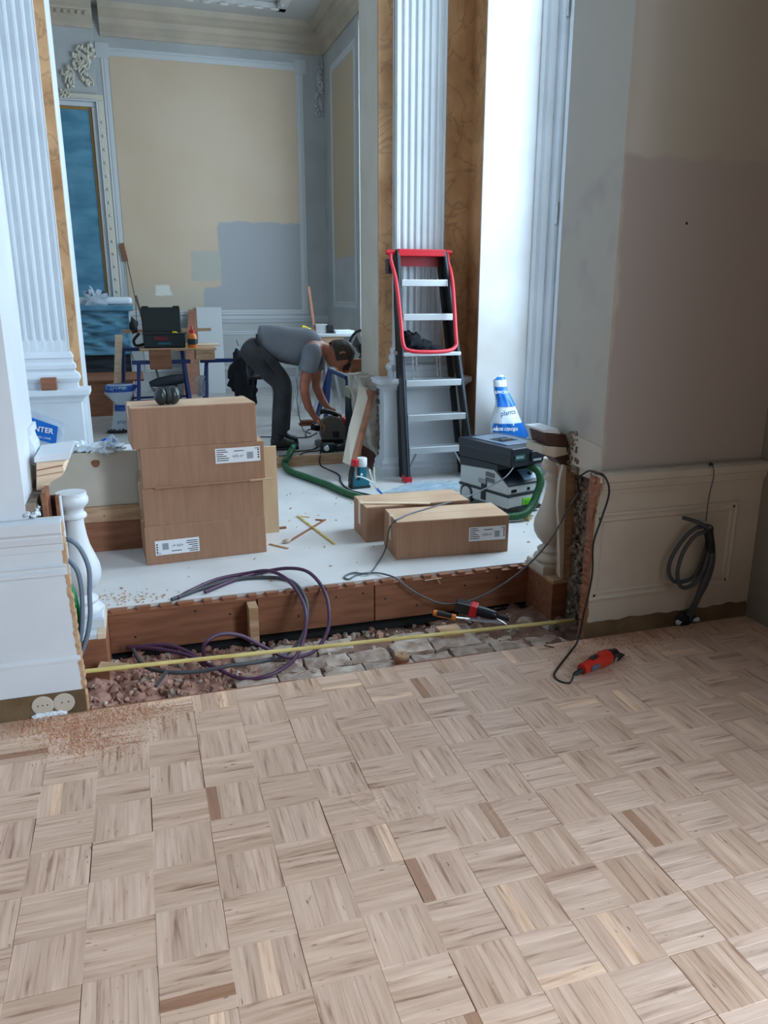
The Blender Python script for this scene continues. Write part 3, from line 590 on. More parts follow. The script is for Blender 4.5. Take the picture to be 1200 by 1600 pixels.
M().stack(lx0 - .06, kx1, 5.38, YB, [(0, Z1), (0, .80), (.012, .805), (.018, .825), (.05, .85), (.06, .852), (.06, .885), (0, .888)]).build('plinth', white_paint, PL)
struct('lintel_back', M().box(XPL, XPR, YB, YB2, 4.45, ZC), wall_paint)
# ---- back room
fwl = M().box(-3.0, 2.7, YF, YF + .1, Z2, ZC); FW = struct('wall_back', fwl, grey_wall)
fa, fb, fc, fd = at(188, 95, Y=YF), at(466, 105, Y=YF), at(205, 478, Y=YF), at(475, 478, Y=YF)
fx0, fx1, fz0, fz1 = fc.x - .02, fd.x - .03, 1.27, at(330, 100, Y=YF).z
M().box(fx0, fx1, YF - .006, YF, fz0, fz1).build('wall_panel', far_cream, FW)
q1, q2, q3, q4 = at(340, 346, Y=YF), at(297, 392, Y=YF), at(345, 440, Y=YF), at(318, 448, Y=YF)
GP = s2l(168, 170, 172)
patches(far_cream, None, [(fx0, 3, 0, 1.55, s2l(196, 184, 164), .12), (q1.x, 3, 0, q1.z, GP), (q2.x, q1.x, q3.z, q2.z, s2l(186, 182, 170)), (q4.x, 3, 0, q4.z, GP), (at(242, 444, Y=YF).x, at(268, 460, Y=YF).x, at(242, 462, Y=YF).z, at(242, 446, Y=YF).z, s2l(226, 224, 216))])
panel_frame(fx0 - .09, fx1 + .09, fz0 - .06, fz1 + .09, YF, frame_grey, FW, .09)
for sx in (fx0 - .09, fx1 + .09):
    s_ = 1 if sx < 1 else -1
    M().box(sx - s_ * .05, sx + s_ * .10, YF - .014, YF, fz1 - .03, fz1 + .13).build('corner_block', frame_grey, FW, bev=.004)
M().prism([(YF - o, z) for o, z in ((0, 1.10), (.012, 1.11), (.02, 1.14), (.03, 1.16), (.03, 1.19), (0, 1.19))] + [(YF + .02, 1.19), (YF + .02, 1.10)], 0, -.2, XSR).build('dado_rail', frame_grey, FW)
for a, b in ((.1, .85), (1.0, 1.75), (1.85, 2.4)): panel_frame(a, b, .50, 1.0, YF, frame_grey, FW, .05, 'dado_moulding')
M().box(-.2, XSR, YF - .02, YF, Z2, Z2 + .14).build('skirting', frame_grey, FW, bev=.004)
def cornice(pts, z, par):
    prof = [(0, z), (.02, z), (.025, z + .04), (.04, z + .05), (.04, z + .10), (.07, z + .12), (.10, z + .17), (.15, z + .19), (.15, z + .23), (.19, z + .25), (.22, z + .30), (.22, ZC), (0, ZC)]
    (x0, y0), (x1, y1) = pts
    if abs(x1 - x0) > abs(y1 - y0): M().prism([(y0 - o, zz) for o, zz in prof], 0, x0, x1).build('cornice', cornice_m, par)
    else: M().prism([(x0 - o, zz) for o, zz in prof], 1, y0, y1).build('cornice', cornice_m, par)
cz = at(330, 72, Y=YF).z
cornice(((-.1, YF), (XSR, YF)), cz, FW)
tc_ = M()
for i in range(2): tc_.box(.50 + i * .03, .51 + i * .03, YF - .07, YF - .055, cz + .01, cz + .10)
# back right wall with window
BW = wall_with_hole('wall_back_right', XSR, XSR + .12, YB2, YF + .1, Z2, ZC, 6.6, 8.98, 1.0, 4.25, grey_wall); window('window_3', XSR + .05, 6.6, 8.98, 1.0, 4.25, 2, 3)
cornice(((XSR, YB2), (XSR, YF)), cz, BW)
def panel_frame_x(y0, y1, z0, z1, x, m, par, wd=.08):
    for a, b in (((y0, z0), (y1, z0)), ((y0, z1), (y1, z1)), ((y0, z0), (y0, z1)), ((y1, z0), (y1, z1))):
        hz = a[1] == b[1]; sg = (1 if a[1] == z0 else -1) if hz else (1 if a[0] == y0 else -1); base = a[1] if hz else a[0]
        prof = [(0, 0), (.007, .004), (.010, .02), (.004, .035), (.004, .05), (.008, .06), (0, wd)]
        if hz: M().prism([(x - o, base + sg * t) for o, t in prof], 1, a[0], b[0]).build('panel_moulding', m, par)
        else: M().prism([(x - o, base + sg * t) for o, t in prof], 2, a[1], b[1]).build('panel_moulding', m, par)
panel_frame_x(9.12, 10.25, 1.3, fz1, XSR, frame_grey, BW)
M().box(XSR - .004, XSR, 9.2, 10.17, 1.9, fz1 - .1).build('wall_panel', mat('side_cream', s2l(196, 176, 146), .6, s2l(190, 176, 156), 2), BW)
# garland reliefs
def relief(nm, pts, y, par, r=.035, seed=1, m=relief_m):
    g = M(); rr = random.Random(seed)
    for (x, z) in pts:
        for k_ in range(5):
            g.blob((x + rr.uniform(-r, r), y - .012, z + rr.uniform(-r, r)), (r * rr.uniform(.3, .6), .02, r * rr.uniform(.3, .6)), k_ + x, .3, 2, 8, 5)
        g.tube([(x, y - .02, z + r), (x + rr.uniform(-r, r), y - .028, z), (x + rr.uniform(-r, r), y - .015, z - r)], r * .2, 5, 2)
    return g.build(nm, m, par)
gp = [(at(498, 105 + 12 * i, Y=YF).x, at(498, 105 + 12 * i, Y=YF).z) for i in range(7)]
relief('garland', gp, YF, FW, .045, 2, frame_grey)
# chimney breast with mirror frame, wrapped mirror, relief
YC = 10.15
xc = at(165, 300, Y=YC).x
CB = struct('chimney_breast', M().box(-2.2, xc, YC, YF, Z2, ZC), grey_wall)
cornice(((-2.2, YC), (xc + .02, YC)), at(130, 44, Y=YC).z, CB)
zz_ = at(130, 44, Y=YC).z
de = M()
for i in range(16): de.box(xc - .02 - i * .07, xc - .055 - i * .07, YC - .10, YC - .075, zz_ + .105, zz_ + .14)
for i in range(11): de.box(xc + .03 - i * .10, xc - .03 - i * .10, YC - .23, YC - .19, zz_ + .235, zz_ + .28)
de.build('cornice_dentils', cornice_m, CB, kind='stuff')
mx1, mz1 = at(139, 172, Y=YC).x, at(125, 172, Y=YC).z
M().box(-1.4, mx1, YC - .02, YC, 1.4, mz1).build('wrapped_mirror', film_blue, CB)
for o_, w2, m3, t_ in ((0, .03, gold, .03), (.03, .05, frame_grey, .05), (.08, .02, frame_grey, .075), (.10, .06, relief_m, .05)):
    M().box(mx1 + o_, mx1 + o_ + w2, YC - t_, YC, 1.35, mz1 + o_).build('mirror_frame', m3, CB, bev=.006)
    M().box(-1.5, mx1 + o_ + w2, YC - t_, YC, mz1 + o_, mz1 + o_ + w2).build('mirror_frame', m3, CB, bev=.006)
bd = M()
for i in range(14): bd.blob((mx1 + .13, YC - .055, 1.5 + i * .14), (.014, .014, .014), i)
bd.build('frame_beads', relief_m, CB, kind='stuff')
rl = [(104, 110), (106, 122), (110, 128), (122, 92), (126, 80), (138, 78), (140, 90), (134, 100), (130, 108), (134, 118), (138, 126), (122, 104), (132, 86), (110, 116)]
relief('flower_relief', [(at(a, b, Y=YC).x, at(a, b, Y=YC).z) for a, b in rl], YC, CB, .05, 5)
relief('frame_crest', [(at(a, b, Y=YC).x, at(a, b, Y=YC).z) for a, b in ((100, 150), (106, 149))], YC - .04, CB, .04, 8)
struct('wall_back_left', M().box(-2.3, -2.2, YB2, YF, Z2, ZC), grey_wall)
# ceiling frame with a row of leaf blocks
cf = at(446, 20, Z=ZC - .06)
cfm = M().box(-2.1, cf.x, cf.y - .12, cf.y, ZC - .06, ZC).box(cf.x - .12, cf.x, 6.3, cf.y, ZC - .06, ZC).box(-2.1, cf.x - .3, cf.y - .40, cf.y - .32, ZC - .04, ZC).box(cf.x - .40, cf.x - .32, 6.3, cf.y - .4, ZC - .04, ZC)
CF = struct('ceiling_frame', cfm, ceil_m, bev=.01)
for i in range(14): M().blob((cf.x - .14 - i * .19, cf.y - .10, ZC - .065), (.06, .03, .018), i, .1).build('leaf_block', ceil_m, CF)
for i in range(10): M().blob((cf.x - .08, cf.y - .25 - i * .2, ZC - .065), (.03, .04, .018), i, .1).build('leaf_block', ceil_m, CF)
M().prism([(2.25, ZC), (2.25, ZC - .08), (2.0, ZC - .12), (1.98, ZC)], 1, 8.0, 8.3).build('corner_console', ceil_m, CF)
# ================================================================== THINGS
def T(px, py, **k): return at(px, py, **k)
def Z(px, py, z=Z1): return at(px, py, Z=z)
# ---- parquet boxes
def parquet_box(label, L_, W_, H_, loc, rz, lab=None, flip=False, group=None, tape=True, seed=0):
    t = thing('cardboard_box', label, 'box', loc, rz, group)       # origin: front left bottom corner; x along the front, y to the back
    r = random.Random(seed)
    b = M().box(0, L_, 0, W_, 0, H_)
    b.v = [v + Vector((r.uniform(-.003, .003), r.uniform(-.002, .002), r.uniform(-.001, .001) if v.z > .01 else 0)) for v in b.v]
    b.build('carton', card, t, world=False, bev=.003)
    M().box(.004, L_ - .004, .004, W_ / 2 - .001, H_, H_ + .0018).build('flap', card_top, t, world=False); M().box(.004, L_ - .004, W_ / 2 + .001, W_ - .004, H_, H_ + .0018).build('flap', card_top, t, world=False)
    if lab:
        lx, lz, lw, lh, tilt = lab
        s = M().box(-lw / 2, lw / 2, -.0008, 0, -lh / 2, lh / 2)
        lo = s.build('paper_label', paper, t, world=False); lo.location = (lx, -.0012, lz); lo.rotation_euler = (0, tilt, 0)
        if flip: lo.rotation_euler = (0, tilt + PI, 0)
        k = M()
        for i, wd in enumerate((.75, .9, .55, .8, 1., .95)): k.box(-lw * .47, -lw * .47 + lw * .27 * wd, -.0013, -.0009, lh * .36 - i * lh * .14, lh * .41 - i * lh * .14)
        k.box(-.02, .03, -.0013, -.0009, lh * .25, lh * .3)
        for i in range(4): k.box(lw * .44, lw * .475, -.0013, -.0009, lh * (.22 - i * .17), lh * (.32 - i * .17))
        k.box(lw * .38, lw * .48, -.0013, -.0009, lh * .36, lh * .4)
        k.build('printed_lines', ink, lo, world=False, kind='stuff')
        M().box(lw * .2, lw * .34, -.0013, -.0009, -lh * .3, lh * .15).build('printed_box', ink_grey, lo, world=False)
        c = bpy.data.curves.new('print', 'FONT'); c.body = '4,92 m²'; c.size = lh * .24; c.align_x = 'CENTER'; c.align_y = 'CENTER'; c.materials.append(ink)
        q = bpy.data.objects.new('print', c); col.objects.link(q); q.parent = lo; q.location = (0, -.0014, -lh * .08); q.rotation_euler = (PI / 2, 0, 0)
    if tape: M().box(-.001, .02, W_ * .5 - .022, W_ * .5 + .022, H_ * .35, H_ + .0025).build('tape', mat('tape', s2l(206, 186, 160), .3), t, world=False)
    return t
BH = .1955
def stackbox(k, l, r, dy, label, **kw):
    z = Z1 + k * BH
    # the fronts of the stack stand almost flush
    yl = 3.845 + dy; a = at(*l, Y=yl); b = at(*r, Y=yl + .045); ang = math.atan2(b.y - a.y, b.x - a.x)
    return parquet_box(label, .60, .27, BH - .001, (a.x, a.y, z), ang, seed=k + 1, **kw)
stackbox(0, (231, 885), (419, 862), 0, 'bottom brown carton of the stack, its paper label upside down at lower left', lab=(.15, .085, .215, .075, 0), flip=True, group='stacked parquet cartons')
stackbox(1, (226, 827), (413, 806), .004, 'third carton down the stack, brown with no paper label', group='stacked parquet cartons')
stackbox(2, (224, 762), (415, 744), .0, 'second carton from the top, white paper label at its right end', lab=(.465, .135, .225, .075, 0), group='stacked parquet cartons')
stackbox(3, (207, 697), (404, 687), .0, 'topmost brown carton of the stack with ear muffs on it', group='stacked parquet cartons')
zz = Z1 + 2 * BH
solo(M().bar((.035, 3.842, zz + .001), (.60, 3.885, zz + .001), .012, .006), 'wood_strip', card, 'thin cardboard edge strip poking out between the middle cartons of the stack', 'strip')
solo(M().bar((.50, 3.874, zz + .001), (.615, 3.883, zz + .001), .014, .007), 'card_scrap', card_top, 'small pale card scrap sticking out right of the carton stack', 'scrap')
a = at(619, 875, Z=Z1); b = at(794, 861.5, Z=Z1)
parquet_box('lying brown carton in front with white label at its right end, a cord across it', .605, .265, .196, (a.x, a.y, Z1), math.atan2(b.y - a.y, b.x - a.x), lab=(.485, .108, .20, .075, 0), group='lying parquet cartons', seed=9)
a = at(573.5, 849.7, Z=Z1)
parquet_box('lying brown carton behind the labelled one, a pale slat on top', .60, .27, .194, (a.x, a.y + .022, Z1), -.02, group='lying parquet cartons', seed=10)
zt = Z1 + .1965
a, b = at(562, 787, Z=zt), at(672, 787.5, Z=zt)
solo(M().bar(a + Vector((.005, .0, .0035)), b + Vector((0, 0, .0035)), .032, .006), 'wooden_lath', light_wood, 'pale bare wooden lath lying on the rear carton', 'lath')
# ear muffs
p = at(262, 632, Z=Z1 + 4 * BH); z0 = Z1 + 4 * BH + .002
t = thing('ear_muffs', 'dark green ear muffs lying on the topmost carton', 'ear muffs', (p.x, 3.93, z0), .25)
for s, nm in ((-1, 'ear_cup'), (1, 'ear_cup')):
    c = M().blob((s * .030, 0, .042), (.034, .036, .043), 3, .03); o = c.build(nm, mat('muff_green', s2l(30, 40, 40), .3), t, world=False)
    M().tube([(s * .004, .028 * math.cos(q * PI / 6), .042 + .034 * math.sin(q * PI / 6)) for q in range(12)], .008, 8, 2, True).build('cushion', rubber, o, world=False)
M().tube([(-.05, .0, .055), (-.055, .05, .075), (-.03, .10, .07), (.03, .10, .07), (.055, .05, .075), (.05, 0, .055)], .007, 8, 4).build('headband', black_plastic, t, world=False)
# light board behind the stack, cream parapet section at the left
a, b = at(436, 831, Z=Z1), at(429, 697, Y=4.22)
t = solo(M().box(.46, a.x, 4.215, 4.235, Z1, b.z), 'board', ply, 'pale plywood board standing upright behind the carton stack', 'board')
YP = 4.145
pt = thing('parapet_section', 'cream-painted panel on bare timber, standing left of the carton stack', 'panel', (-.2, YP, Z1))
zt, zs, zd = at(150, 707, Y=YP).z, at(170, 790, Y=YP).z, at(170, 814, Y=YP).z
M().box(-.95, .40, YP, YP + .03, zs, zt).build('painted_panel', cream_paint, pt, bev=.002)
M().box(-.95, .40, YP - .012, YP + .05, zd, zs - .001).build('timber_strip', raw_wood, pt, bev=.002)
M().box(-.95, .43, YP + .002, YP + .04, Z1, zd - .001).build('dark_board', brown_wood, pt)
M().box(-.95, .36, YP + .03, YP + .30, zt - .04, zt - .02).build('back_shelf', white_paint, pt)
k = at(149, 722, Y=YP); hp = [(k.x + .022 * math.cos(q * PI / 8) * (1 if q < 9 else 1), k.z + (.012 if q < 9 else .028) * math.sin(q * PI / 8)) for q in range(16)]
M().prism(hp, 1, YP - .001, YP).build('wood_knot', brown_wood, pt); M().lathe([(.003, 0), (.003, .002)], (at(163, 805, Y=YP).x, YP - .012, at(163, 805, Y=YP).z), 8, (0, -1, 0)).build('nail', black_matte, pt)

# ---- plastic bags
def bag_sheet(pts, th, seed, amp=.012, nu=18, nv=22):
    """crumpled flat bag: pts = 4 corners (bl, br, tr, tl); front and back faces with thickness"""
    bl, br, tr_, tl = [Vector(p) for p in pts]; g = M(); nrm = (br - bl).cross(tl - bl).normalized()
    for s in (1, -1):
        def fn(u, v):
            p = (bl * (1 - u) + br * u) * (1 - v) + (tl * (1 - u) + tr_ * u) * v
            e = math.sqrt(max(0, math.sin(PI * u))) * math.sqrt(max(0, math.sin(PI * min(v, .97) if v > .5 else PI * max(v, .06))))
            return p + nrm * s * (th * e + amp * e * noise.noise(Vector((u * 5, v * 6, seed + s))) + amp * .4 * e * noise.noise(Vector((u * 14, v * 14, seed + s)))) 
        g.sheet(fn, nu, nv)
    return g
# garden bag leaning by the window
by = 5.14
def gb(px, py, y=by): return at(px, py, Y=y)
t = thing('garden_bag', 'tall white and blue plastic garden bag standing by the window', 'bag', (gb(790, 742).x, by, Z1))
rows = [(745, 752, 828), (690, 757, 818), (660, 760, 808), (640, 764, 800), (625, 767, 793), (607, 764, 784), (592, 763, 782), (584, 772, 777)]
def interp(t_):
    f = t_ * (len(rows) - 1); i = min(int(f), len(rows) - 2); q = f - i
    return [rows[i][k] + (rows[i + 1][k] - rows[i][k]) * q for k in range(3)]
def bagbody(nu=24, nv=28, grow=0, v0=0, v1=1, front=False):
    g = M(); vs = []
    for j in range(nv + 1):
        vv = v0 + (v1 - v0) * j / nv; py, xa, xb = interp(vv); A, B = gb(xa, py), gb(xb, py); cx = (A.x + B.x) / 2; rx = (B.x - A.x) / 2 + grow; z = A.z; ry = min(.10, rx * .8) * (1 - .55 * vv) + grow
        for i in range(nu + (1 if front else 0)):
            th = (PI + .35 + (PI - .7) * i / nu) if front else 2 * PI * i / nu
            d = 1 + .15 * noise.noise(Vector((math.cos(th) * 2.2, math.sin(th) * 2.2, z * 7))) + .10 * noise.noise(Vector((math.cos(th) * 6, math.sin(th) * 6, z * 22)))
            vs.append((cx + rx * math.cos(th) * d, by - .09 + .02 * (1 - vv) + ry * math.sin(th) * d, max(z, Z1)))
    w_ = nu + 1 if front else nu; fs = []
    for j in range(nv):
        for i in range(nu if front else nu): fs.append((j * w_ + i, j * w_ + (i + 1) % w_, (j + 1) * w_ + (i + 1) % w_, (j + 1) * w_ + i))
    g.add(vs, fs, True)
    return g
bagbody().build('bag_body', bag_white, t)
bagbody(20, 6, .003, .135, .30, True).build('blue_band', bag_blue, t); bagbody(20, 7, .003, .50, .76, True).build('blue_band', bag_blue, t)
bagbody(8, 3, .003, .87, .95, True).build('blue_print', bag_blue, t)
def btext(s, px, py, size, m, rz=0.0, dy=-.19, **k): p = at(px, py, Y=by + dy); text(t, s, p, size, (PI / 2, -rz, 0.02), m, **k)
btext('ABOIS CENTER', 790, 671, .029, paper, -.06, -.255, bold=.0008); btext('UWCEN', 784, 613, .026, paper, -.03, -.20, bold=.0006); btext('plants', 794, 645, .050, bag_print, .12, -.21, bold=.0006)
# bag tucked behind the left handrail stub
t = thing('plastic_bag', 'clear and blue plastic bag standing behind the left handrail stub', 'bag', at(75, 712, Y=4.2))
c4 = [at(44, 716, Y=4.2), at(96, 724, Y=4.2), at(101, 662, Y=4.18), at(44, 640, Y=4.18)]
bag_sheet(c4, .022, 3).build('bag_body', bag_clear, t)
def quad(pts, off, th=.001):
    P = [Vector(p) for p in pts]; n = (P[1] - P[0]).cross(P[3] - P[0]).normalized()
    if n.y > 0: n = -n
    return M().hexa([p + n * off for p in P] + [p + n * (off + th) for p in P])
quad([at(44, 682, Y=4.17), at(88, 694, Y=4.17), at(91, 666, Y=4.17), at(44, 650, Y=4.17)], .012).build('blue_print', bag_blue, t)
a = math.radians(14)
text(t, 'NTER', at(68, 672, Y=4.14), .036, (PI / 2, a, 0), paper, bold=.0008); text(t, 'JARD. LOISIR', at(68, 684, Y=4.14), .012, (PI / 2, a, 0), paper); text(t, 'Syl', at(74, 706, Y=4.14), .03, (PI / 2, PI, 0), bag_print)
# crumpled bags on the parapet top
t = thing('crumpled_bag', 'crumpled white and blue plastic bag lying along the cream panel top', 'bag', (-.25, 4.2, .70))
g = M()
for i in range(7): g.blob((-.40 + i * .045, 4.17 + .02 * math.sin(i), .705 + .012), (.04, .04, .02 + .006 * (i % 3)), i + 3, .5, 3, 14, 8)
g.build('bag_body', bag_white, t, flat=True)
for c_, r_ in (((-.34, 4.19, .722), (.035, .03, .016)), ((-.175, 4.19, .73), (.03, .03, .026))): M().blob(c_, r_, 8, .5, 3, 14, 8).build('blue_print', bag_blue, t, flat=True)
g = M(); g.blob((-.145, 4.15, .74), (.028, .03, .032), 11, .5, 3, 14, 8); g.build('bag_corner', bag_clear, t, flat=True)
# small block on the left plinth
a, b = at(63, 588, Y=5.36), at(82, 589, Y=5.36)
solo(M().box(a.x, b.x + .02, 5.335, 5.40, .887, .887 + .075), 'wood_block', brown_wood, 'small brown wooden block resting on the left plinth ledge', 'block', bev=.002)

# ---- balusters, rail stubs, posts
def baluster(cx, cy, label, s=1.0, m=white_paint):
    t = thing('baluster', label, 'baluster', (cx, cy, Z1), 0, 'old balustrade balusters')
    prof = [(.075, .045), (.082, .052), (.085, .062), (.080, .074), (.066, .08), (.060, .088), (.066, .096), (.068, .104), (.060, .112), (.046, .118), (.042, .128), (.052, .14), (.070, .16), (.086, .19), (.091, .22), (.087, .25), (.072, .29), (.056, .33), (.047, .37), (.042, .41), (.040, .43), (.041, .445), (.054, .45), (.056, .458), (.052, .466), (.044, .470), (.044, .485), (.050, .49), (.064, .505), (.068, .515), (.068, .528), (.060, .54)]
    M().lathe([(r * s, z) for r, z in prof], (0, 0, 0), 32).build('shaft', m, t, world=False)
    M().stack(-.085 * s, .085 * s, -.085 * s, .085 * s, [(0, 0), (0, .035), (-.006, .045)]).build('foot_block', m, t, world=False)
    M().lathe([(.062 * s, .54), (.062 * s, .552)], (0, 0, 0), 32).build('top_disc', m, t, world=False)
    return t
baluster(-.287, 3.20, 'white turned baluster at the left pier, behind the grey cables', .92); baluster(1.862, 3.22, 'turned baluster at the right pier, beside a tan post', 1.0, cream_paint)
def stub(px_pts, y0, y1, label, mats, top, loc):
    pass
t = thing('handrail_stub', 'sawn handrail end with white moulded top at the left pier', 'handrail', (-.33, 3.1, .78))
y0 = 3.0
pts = [at(px, py, Y=y0) for px, py in ((57, 728), (57, 714), (110, 706), (108, 716), (100, 722), (98, 729), (101, 737), (97, 743), (88, 748), (80, 753), (76, 762), (70, 767), (57, 766))]
M().prism([(p.x, p.z) for p in pts], 1, y0, y0 + .22).build('rail_core', light_wood, t)
pp = [at(px, py, Y=y0) for px, py in ((54, 722), (54, 713), (111, 705), (109, 717))]
M().prism([(p.x, p.z) for p in pp], 1, y0 - .012, y0 + .23).build('rail_top', white_paint, t, bev=.002)
for i, (c0, c1) in enumerate((((57, 735), (98, 727)), ((57, 744), (98, 737)))):
    a, b = at(*c0, Y=y0), at(*c1, Y=y0); M().bar((a.x, y0 - .001, a.z), (b.x, y0 - .001, b.z), .004, .0035).build('lamination', raw_wood if i else brown_wood, t)
t = thing('post', 'brown box post sawn open beside the left baluster', 'post', (-.31, 3.0, 0))
M().box(-.352, -.338, 2.86, 2.98, .0, at(80, 766, Y=2.9).z).build('post_side', brown_wood, t); M().box(-.352, -.30, 2.98, 2.992, .0, .765).build('post_back', dark_wood, t)
M().bar((-.296, 2.86, 0), (-.308, 2.93, .775), .012, .05, (0, 1, 0)).build('post_board', brown_wood, t); M().bar((-.288, 2.864, 0), (-.300, 2.934, .775), .004, .052, (0, 1, 0)).build('painted_face', white_paint, t)
YST = 3.05
t = thing('handrail_stub', 'torn handrail end with white slab above the right baluster', 'handrail', (1.78, 3.15, .74))
for nm, q_, m3, y1_ in (('rail_top', ((848, 672), (872, 670), (876, 678), (850, 676)), white_paint, .17), ('rail_core', ((852, 677), (884, 679), (890, 698), (856, 696)), dark_wood, .15), ('rail_underside', ((848, 697), (884, 699), (888, 710), (866, 715), (846, 709)), cream_paint, .15), ('rail_bracket', ((866, 715), (888, 711), (892, 726), (876, 726)), dark_wood, .10)):
    a = [at(*q, Y=YST) for q in q_]; M().prism([(p.x, p.z) for p in a], 1, YST, YST + y1_).build(nm, m3, t, bev=.001)
t = thing('post', 'tan and cream wooden post standing right of the right baluster', 'post', (1.87, 3.08, 0))
a, b, c_, d = at(883, 727, Y=3.05), at(900, 727, Y=3.05), at(891, 905, Y=3.05), at(878, 903, Y=3.05)
M().hexa([(d.x, 3.05, d.z), (c_.x + .01, 3.05, c_.z), (c_.x + .01, 3.11, c_.z), (d.x, 3.11, d.z), (a.x, 3.05, a.z), (b.x, 3.05, b.z), (b.x, 3.11, b.z), (a.x, 3.11, a.z)]).build('post_face', raw_wood, t, bev=.002)
cp = [at(*q, Y=3.04) for q in ((880, 726), (884, 727), (879, 903), (874, 902), (873, 820), (871, 790), (874, 750))]
M().prism([(p.x, p.z) for p in cp], 1, 3.035, 3.055).build('cream_face', cream_paint, t)
M().box(b.x + .002, b.x + .03, 3.06, 3.14, -.02, .73).build('dark_stile', dark_wood, t)

# ---- ladder
LY = 5.20
t = thing('step_ladder', 'black and red step ladder with aluminium treads against the right pilaster', 'ladder', (2.0, 5.2, Z1))
fl_, frr = Z(633, 752), Z(726, 742)
fl_.y = 5.20; fl_.x = at(633, 750, Y=5.2).x; fr_x = at(735, 745, Y=5.2).x
tl_, tr_ = at(621, 392, Y=5.44), at(693, 392, Y=5.44)
zt_ = tl_.z
fl_ = Vector((fl_.x, 5.16, Z1 + .03)); fr_ = Vector((fr_x, 5.16, Z1 + .03)); tl_ = Vector((at(619, 392, Y=5.36).x, 5.36, at(619, 392, Y=5.36).z)); tr_ = Vector((at(692, 392, Y=5.36).x, 5.36, tl_.z))
for s, a, b in ((-1, fl_, tl_), (1, fr_, tr_)):
    M().bar(a, b, .028, .085, (0, 1, 0)).build('side_rail', black_plastic, t, bev=.003)
    e = M().bar(a + Vector((0, -.045, 0)), b + Vector((0, -.045, 0)), .010, .004, (0, 1, 0)); e.build('rail_edge', mat('rail_edge', s2l(90, 104, 116), .3, metal=.6), t)
    M().box(a.x - .024, a.x + .024, a.y - .05, a.y + .05, Z1, Z1 + .045).build('foot', red_plastic, t, bev=.004)
def onrail(zv):
    q = (zv - fl_.z) / (tl_.z - fl_.z); return fl_.lerp(tl_, q), fr_.lerp(tr_, q)
for py in (443, 497, 650, 701):
    pass
def z_at(py):
    lo, hi = 0., 1.
    for _ in range(30):
        m_ = (lo + hi) / 2; c = (fl_.lerp(tl_, m_) + fr_.lerp(tr_, m_)) / 2
        if proj(c)[1] > py: lo = m_
        else: hi = m_
    return (fl_.lerp(tl_, lo)).z
for py in (442, 495, 597, 650, 700):
    a, b = onrail(z_at(py)); M().box(a.x + .012, b.x - .012, a.y - .05, a.y + .045, a.z - .024, a.z + .022).build('tread', alu, t, bev=.004)
a, b = onrail(z_at(551)); zp = a.z
M().box(a.x - .005, b.x + .005, a.y - .075, a.y + .16, a.z - .018, a.z + .008).build('platform', alu, t, bev=.003); PLAT = (a, b)
a, b = onrail(z_at(745 - 0)); 
lowz = z_at(701)
a, b = onrail(z_at(701)); 
for s, p in ((1, a), (-1, b)):
    M().tube([(p.x + s * .03, p.y + .03, p.z - .02), (p.x + s * .012, p.y + .01, p.z - .15)], .010, 8, 1).build('brace', chrome, t)
    M().tube([(p.x + s * .10, p.y + .05, p.z - .02), (p.x + s * .012, p.y + .02, p.z - .19)], .010, 8, 1).build('brace', chrome, t)
# top cap and guard
M().box(tl_.x - .0, tr_.x + .0, tl_.y - .05, tl_.y + .035, tl_.z - .035, tl_.z + .012).build('top_cap', red_plastic, t, bev=.006)
M().box(tl_.x + .01, tr_.x - .01, tl_.y + .03, tl_.y + .04, tl_.z - .10, tl_.z - .03).build('cap_skirt', mat('dark_red', s2l(140, 10, 26), .4), t)
gp_ = [(610, 396), (611, 408), (619, 440), (626, 500), (630, 538), (640, 548), (670, 550), (700, 548), (712, 540), (712, 520), (707, 440), (700, 408), (699, 396)]
gy = [5.33, 5.33, 5.26, 5.17, 5.10, 5.08, 5.07, 5.08, 5.10, 5.12, 5.26, 5.33, 5.33]
M().tube([at(q[0], q[1], Y=y) for q, y in zip(gp_, gy)], .0135, 10, 5).build('guard_hoop', red_tube, t)
for px in (610, 699): p = at(px, 394, Y=5.35); M().lathe([(.018, -.03), (.018, .03)], p, 12, (1, 0, 0)).build('hoop_pivot', red_plastic, t)
p = at(607, 416, Y=5.36); M().box(p.x - .010, p.x + .016, 5.33, 5.40, p.z - .05, p.z + .05).build('hinge_pad', black_plastic, t, bev=.005)
p = at(702, 412, Y=5.38); M().box(p.x - .012, p.x + .012, 5.36, 5.42, p.z - .04, p.z + .03).build('hinge_pad', black_plastic, t, bev=.005)
# rear legs, folded close
for s, a, b in ((-1, fl_ + Vector((.02, .17, -.03)), tl_ + Vector((.01, .035, -.03))), (1, fr_ + Vector((-.02, .17, -.03)), tr_ + Vector((-.01, .035, -.03)))):
    b = b + Vector((0, .005, 0)); M().bar(a, b, .03, .05, (0, 1, 0)).build('rear_leg', black_matte, t)
for px in (644, 650, 682, 687):
    a, b = at(px, 555, Y=5.28), at(px + 2, 592, Y=5.28); M().tube([(a.x, 5.28, a.z), (b.x, 5.28, b.z)], .004, 6, 1).build('platform_stay', chrome, t)
a, b = PLAT
g = M().blob((a.x + .085, a.y + .05, a.z + .075), (.075, .055, .075), 4, .4, 2, 18, 12).blob((a.x + .17, a.y + .04, a.z + .045), (.08, .045, .042), 6, .5, 2.5, 16, 10).blob((a.x + .25, a.y + .03, a.z + .028), (.06, .035, .022), 9, .5, 2.5, 14, 8)
g.v = [Vector((v.x, v.y, max(v.z, a.z + .009))) for v in g.v]
o = solo(g, 'cloth_bundle', cloth_black, 'black crumpled cloth bundle lying on the ladder platform', 'cloth')

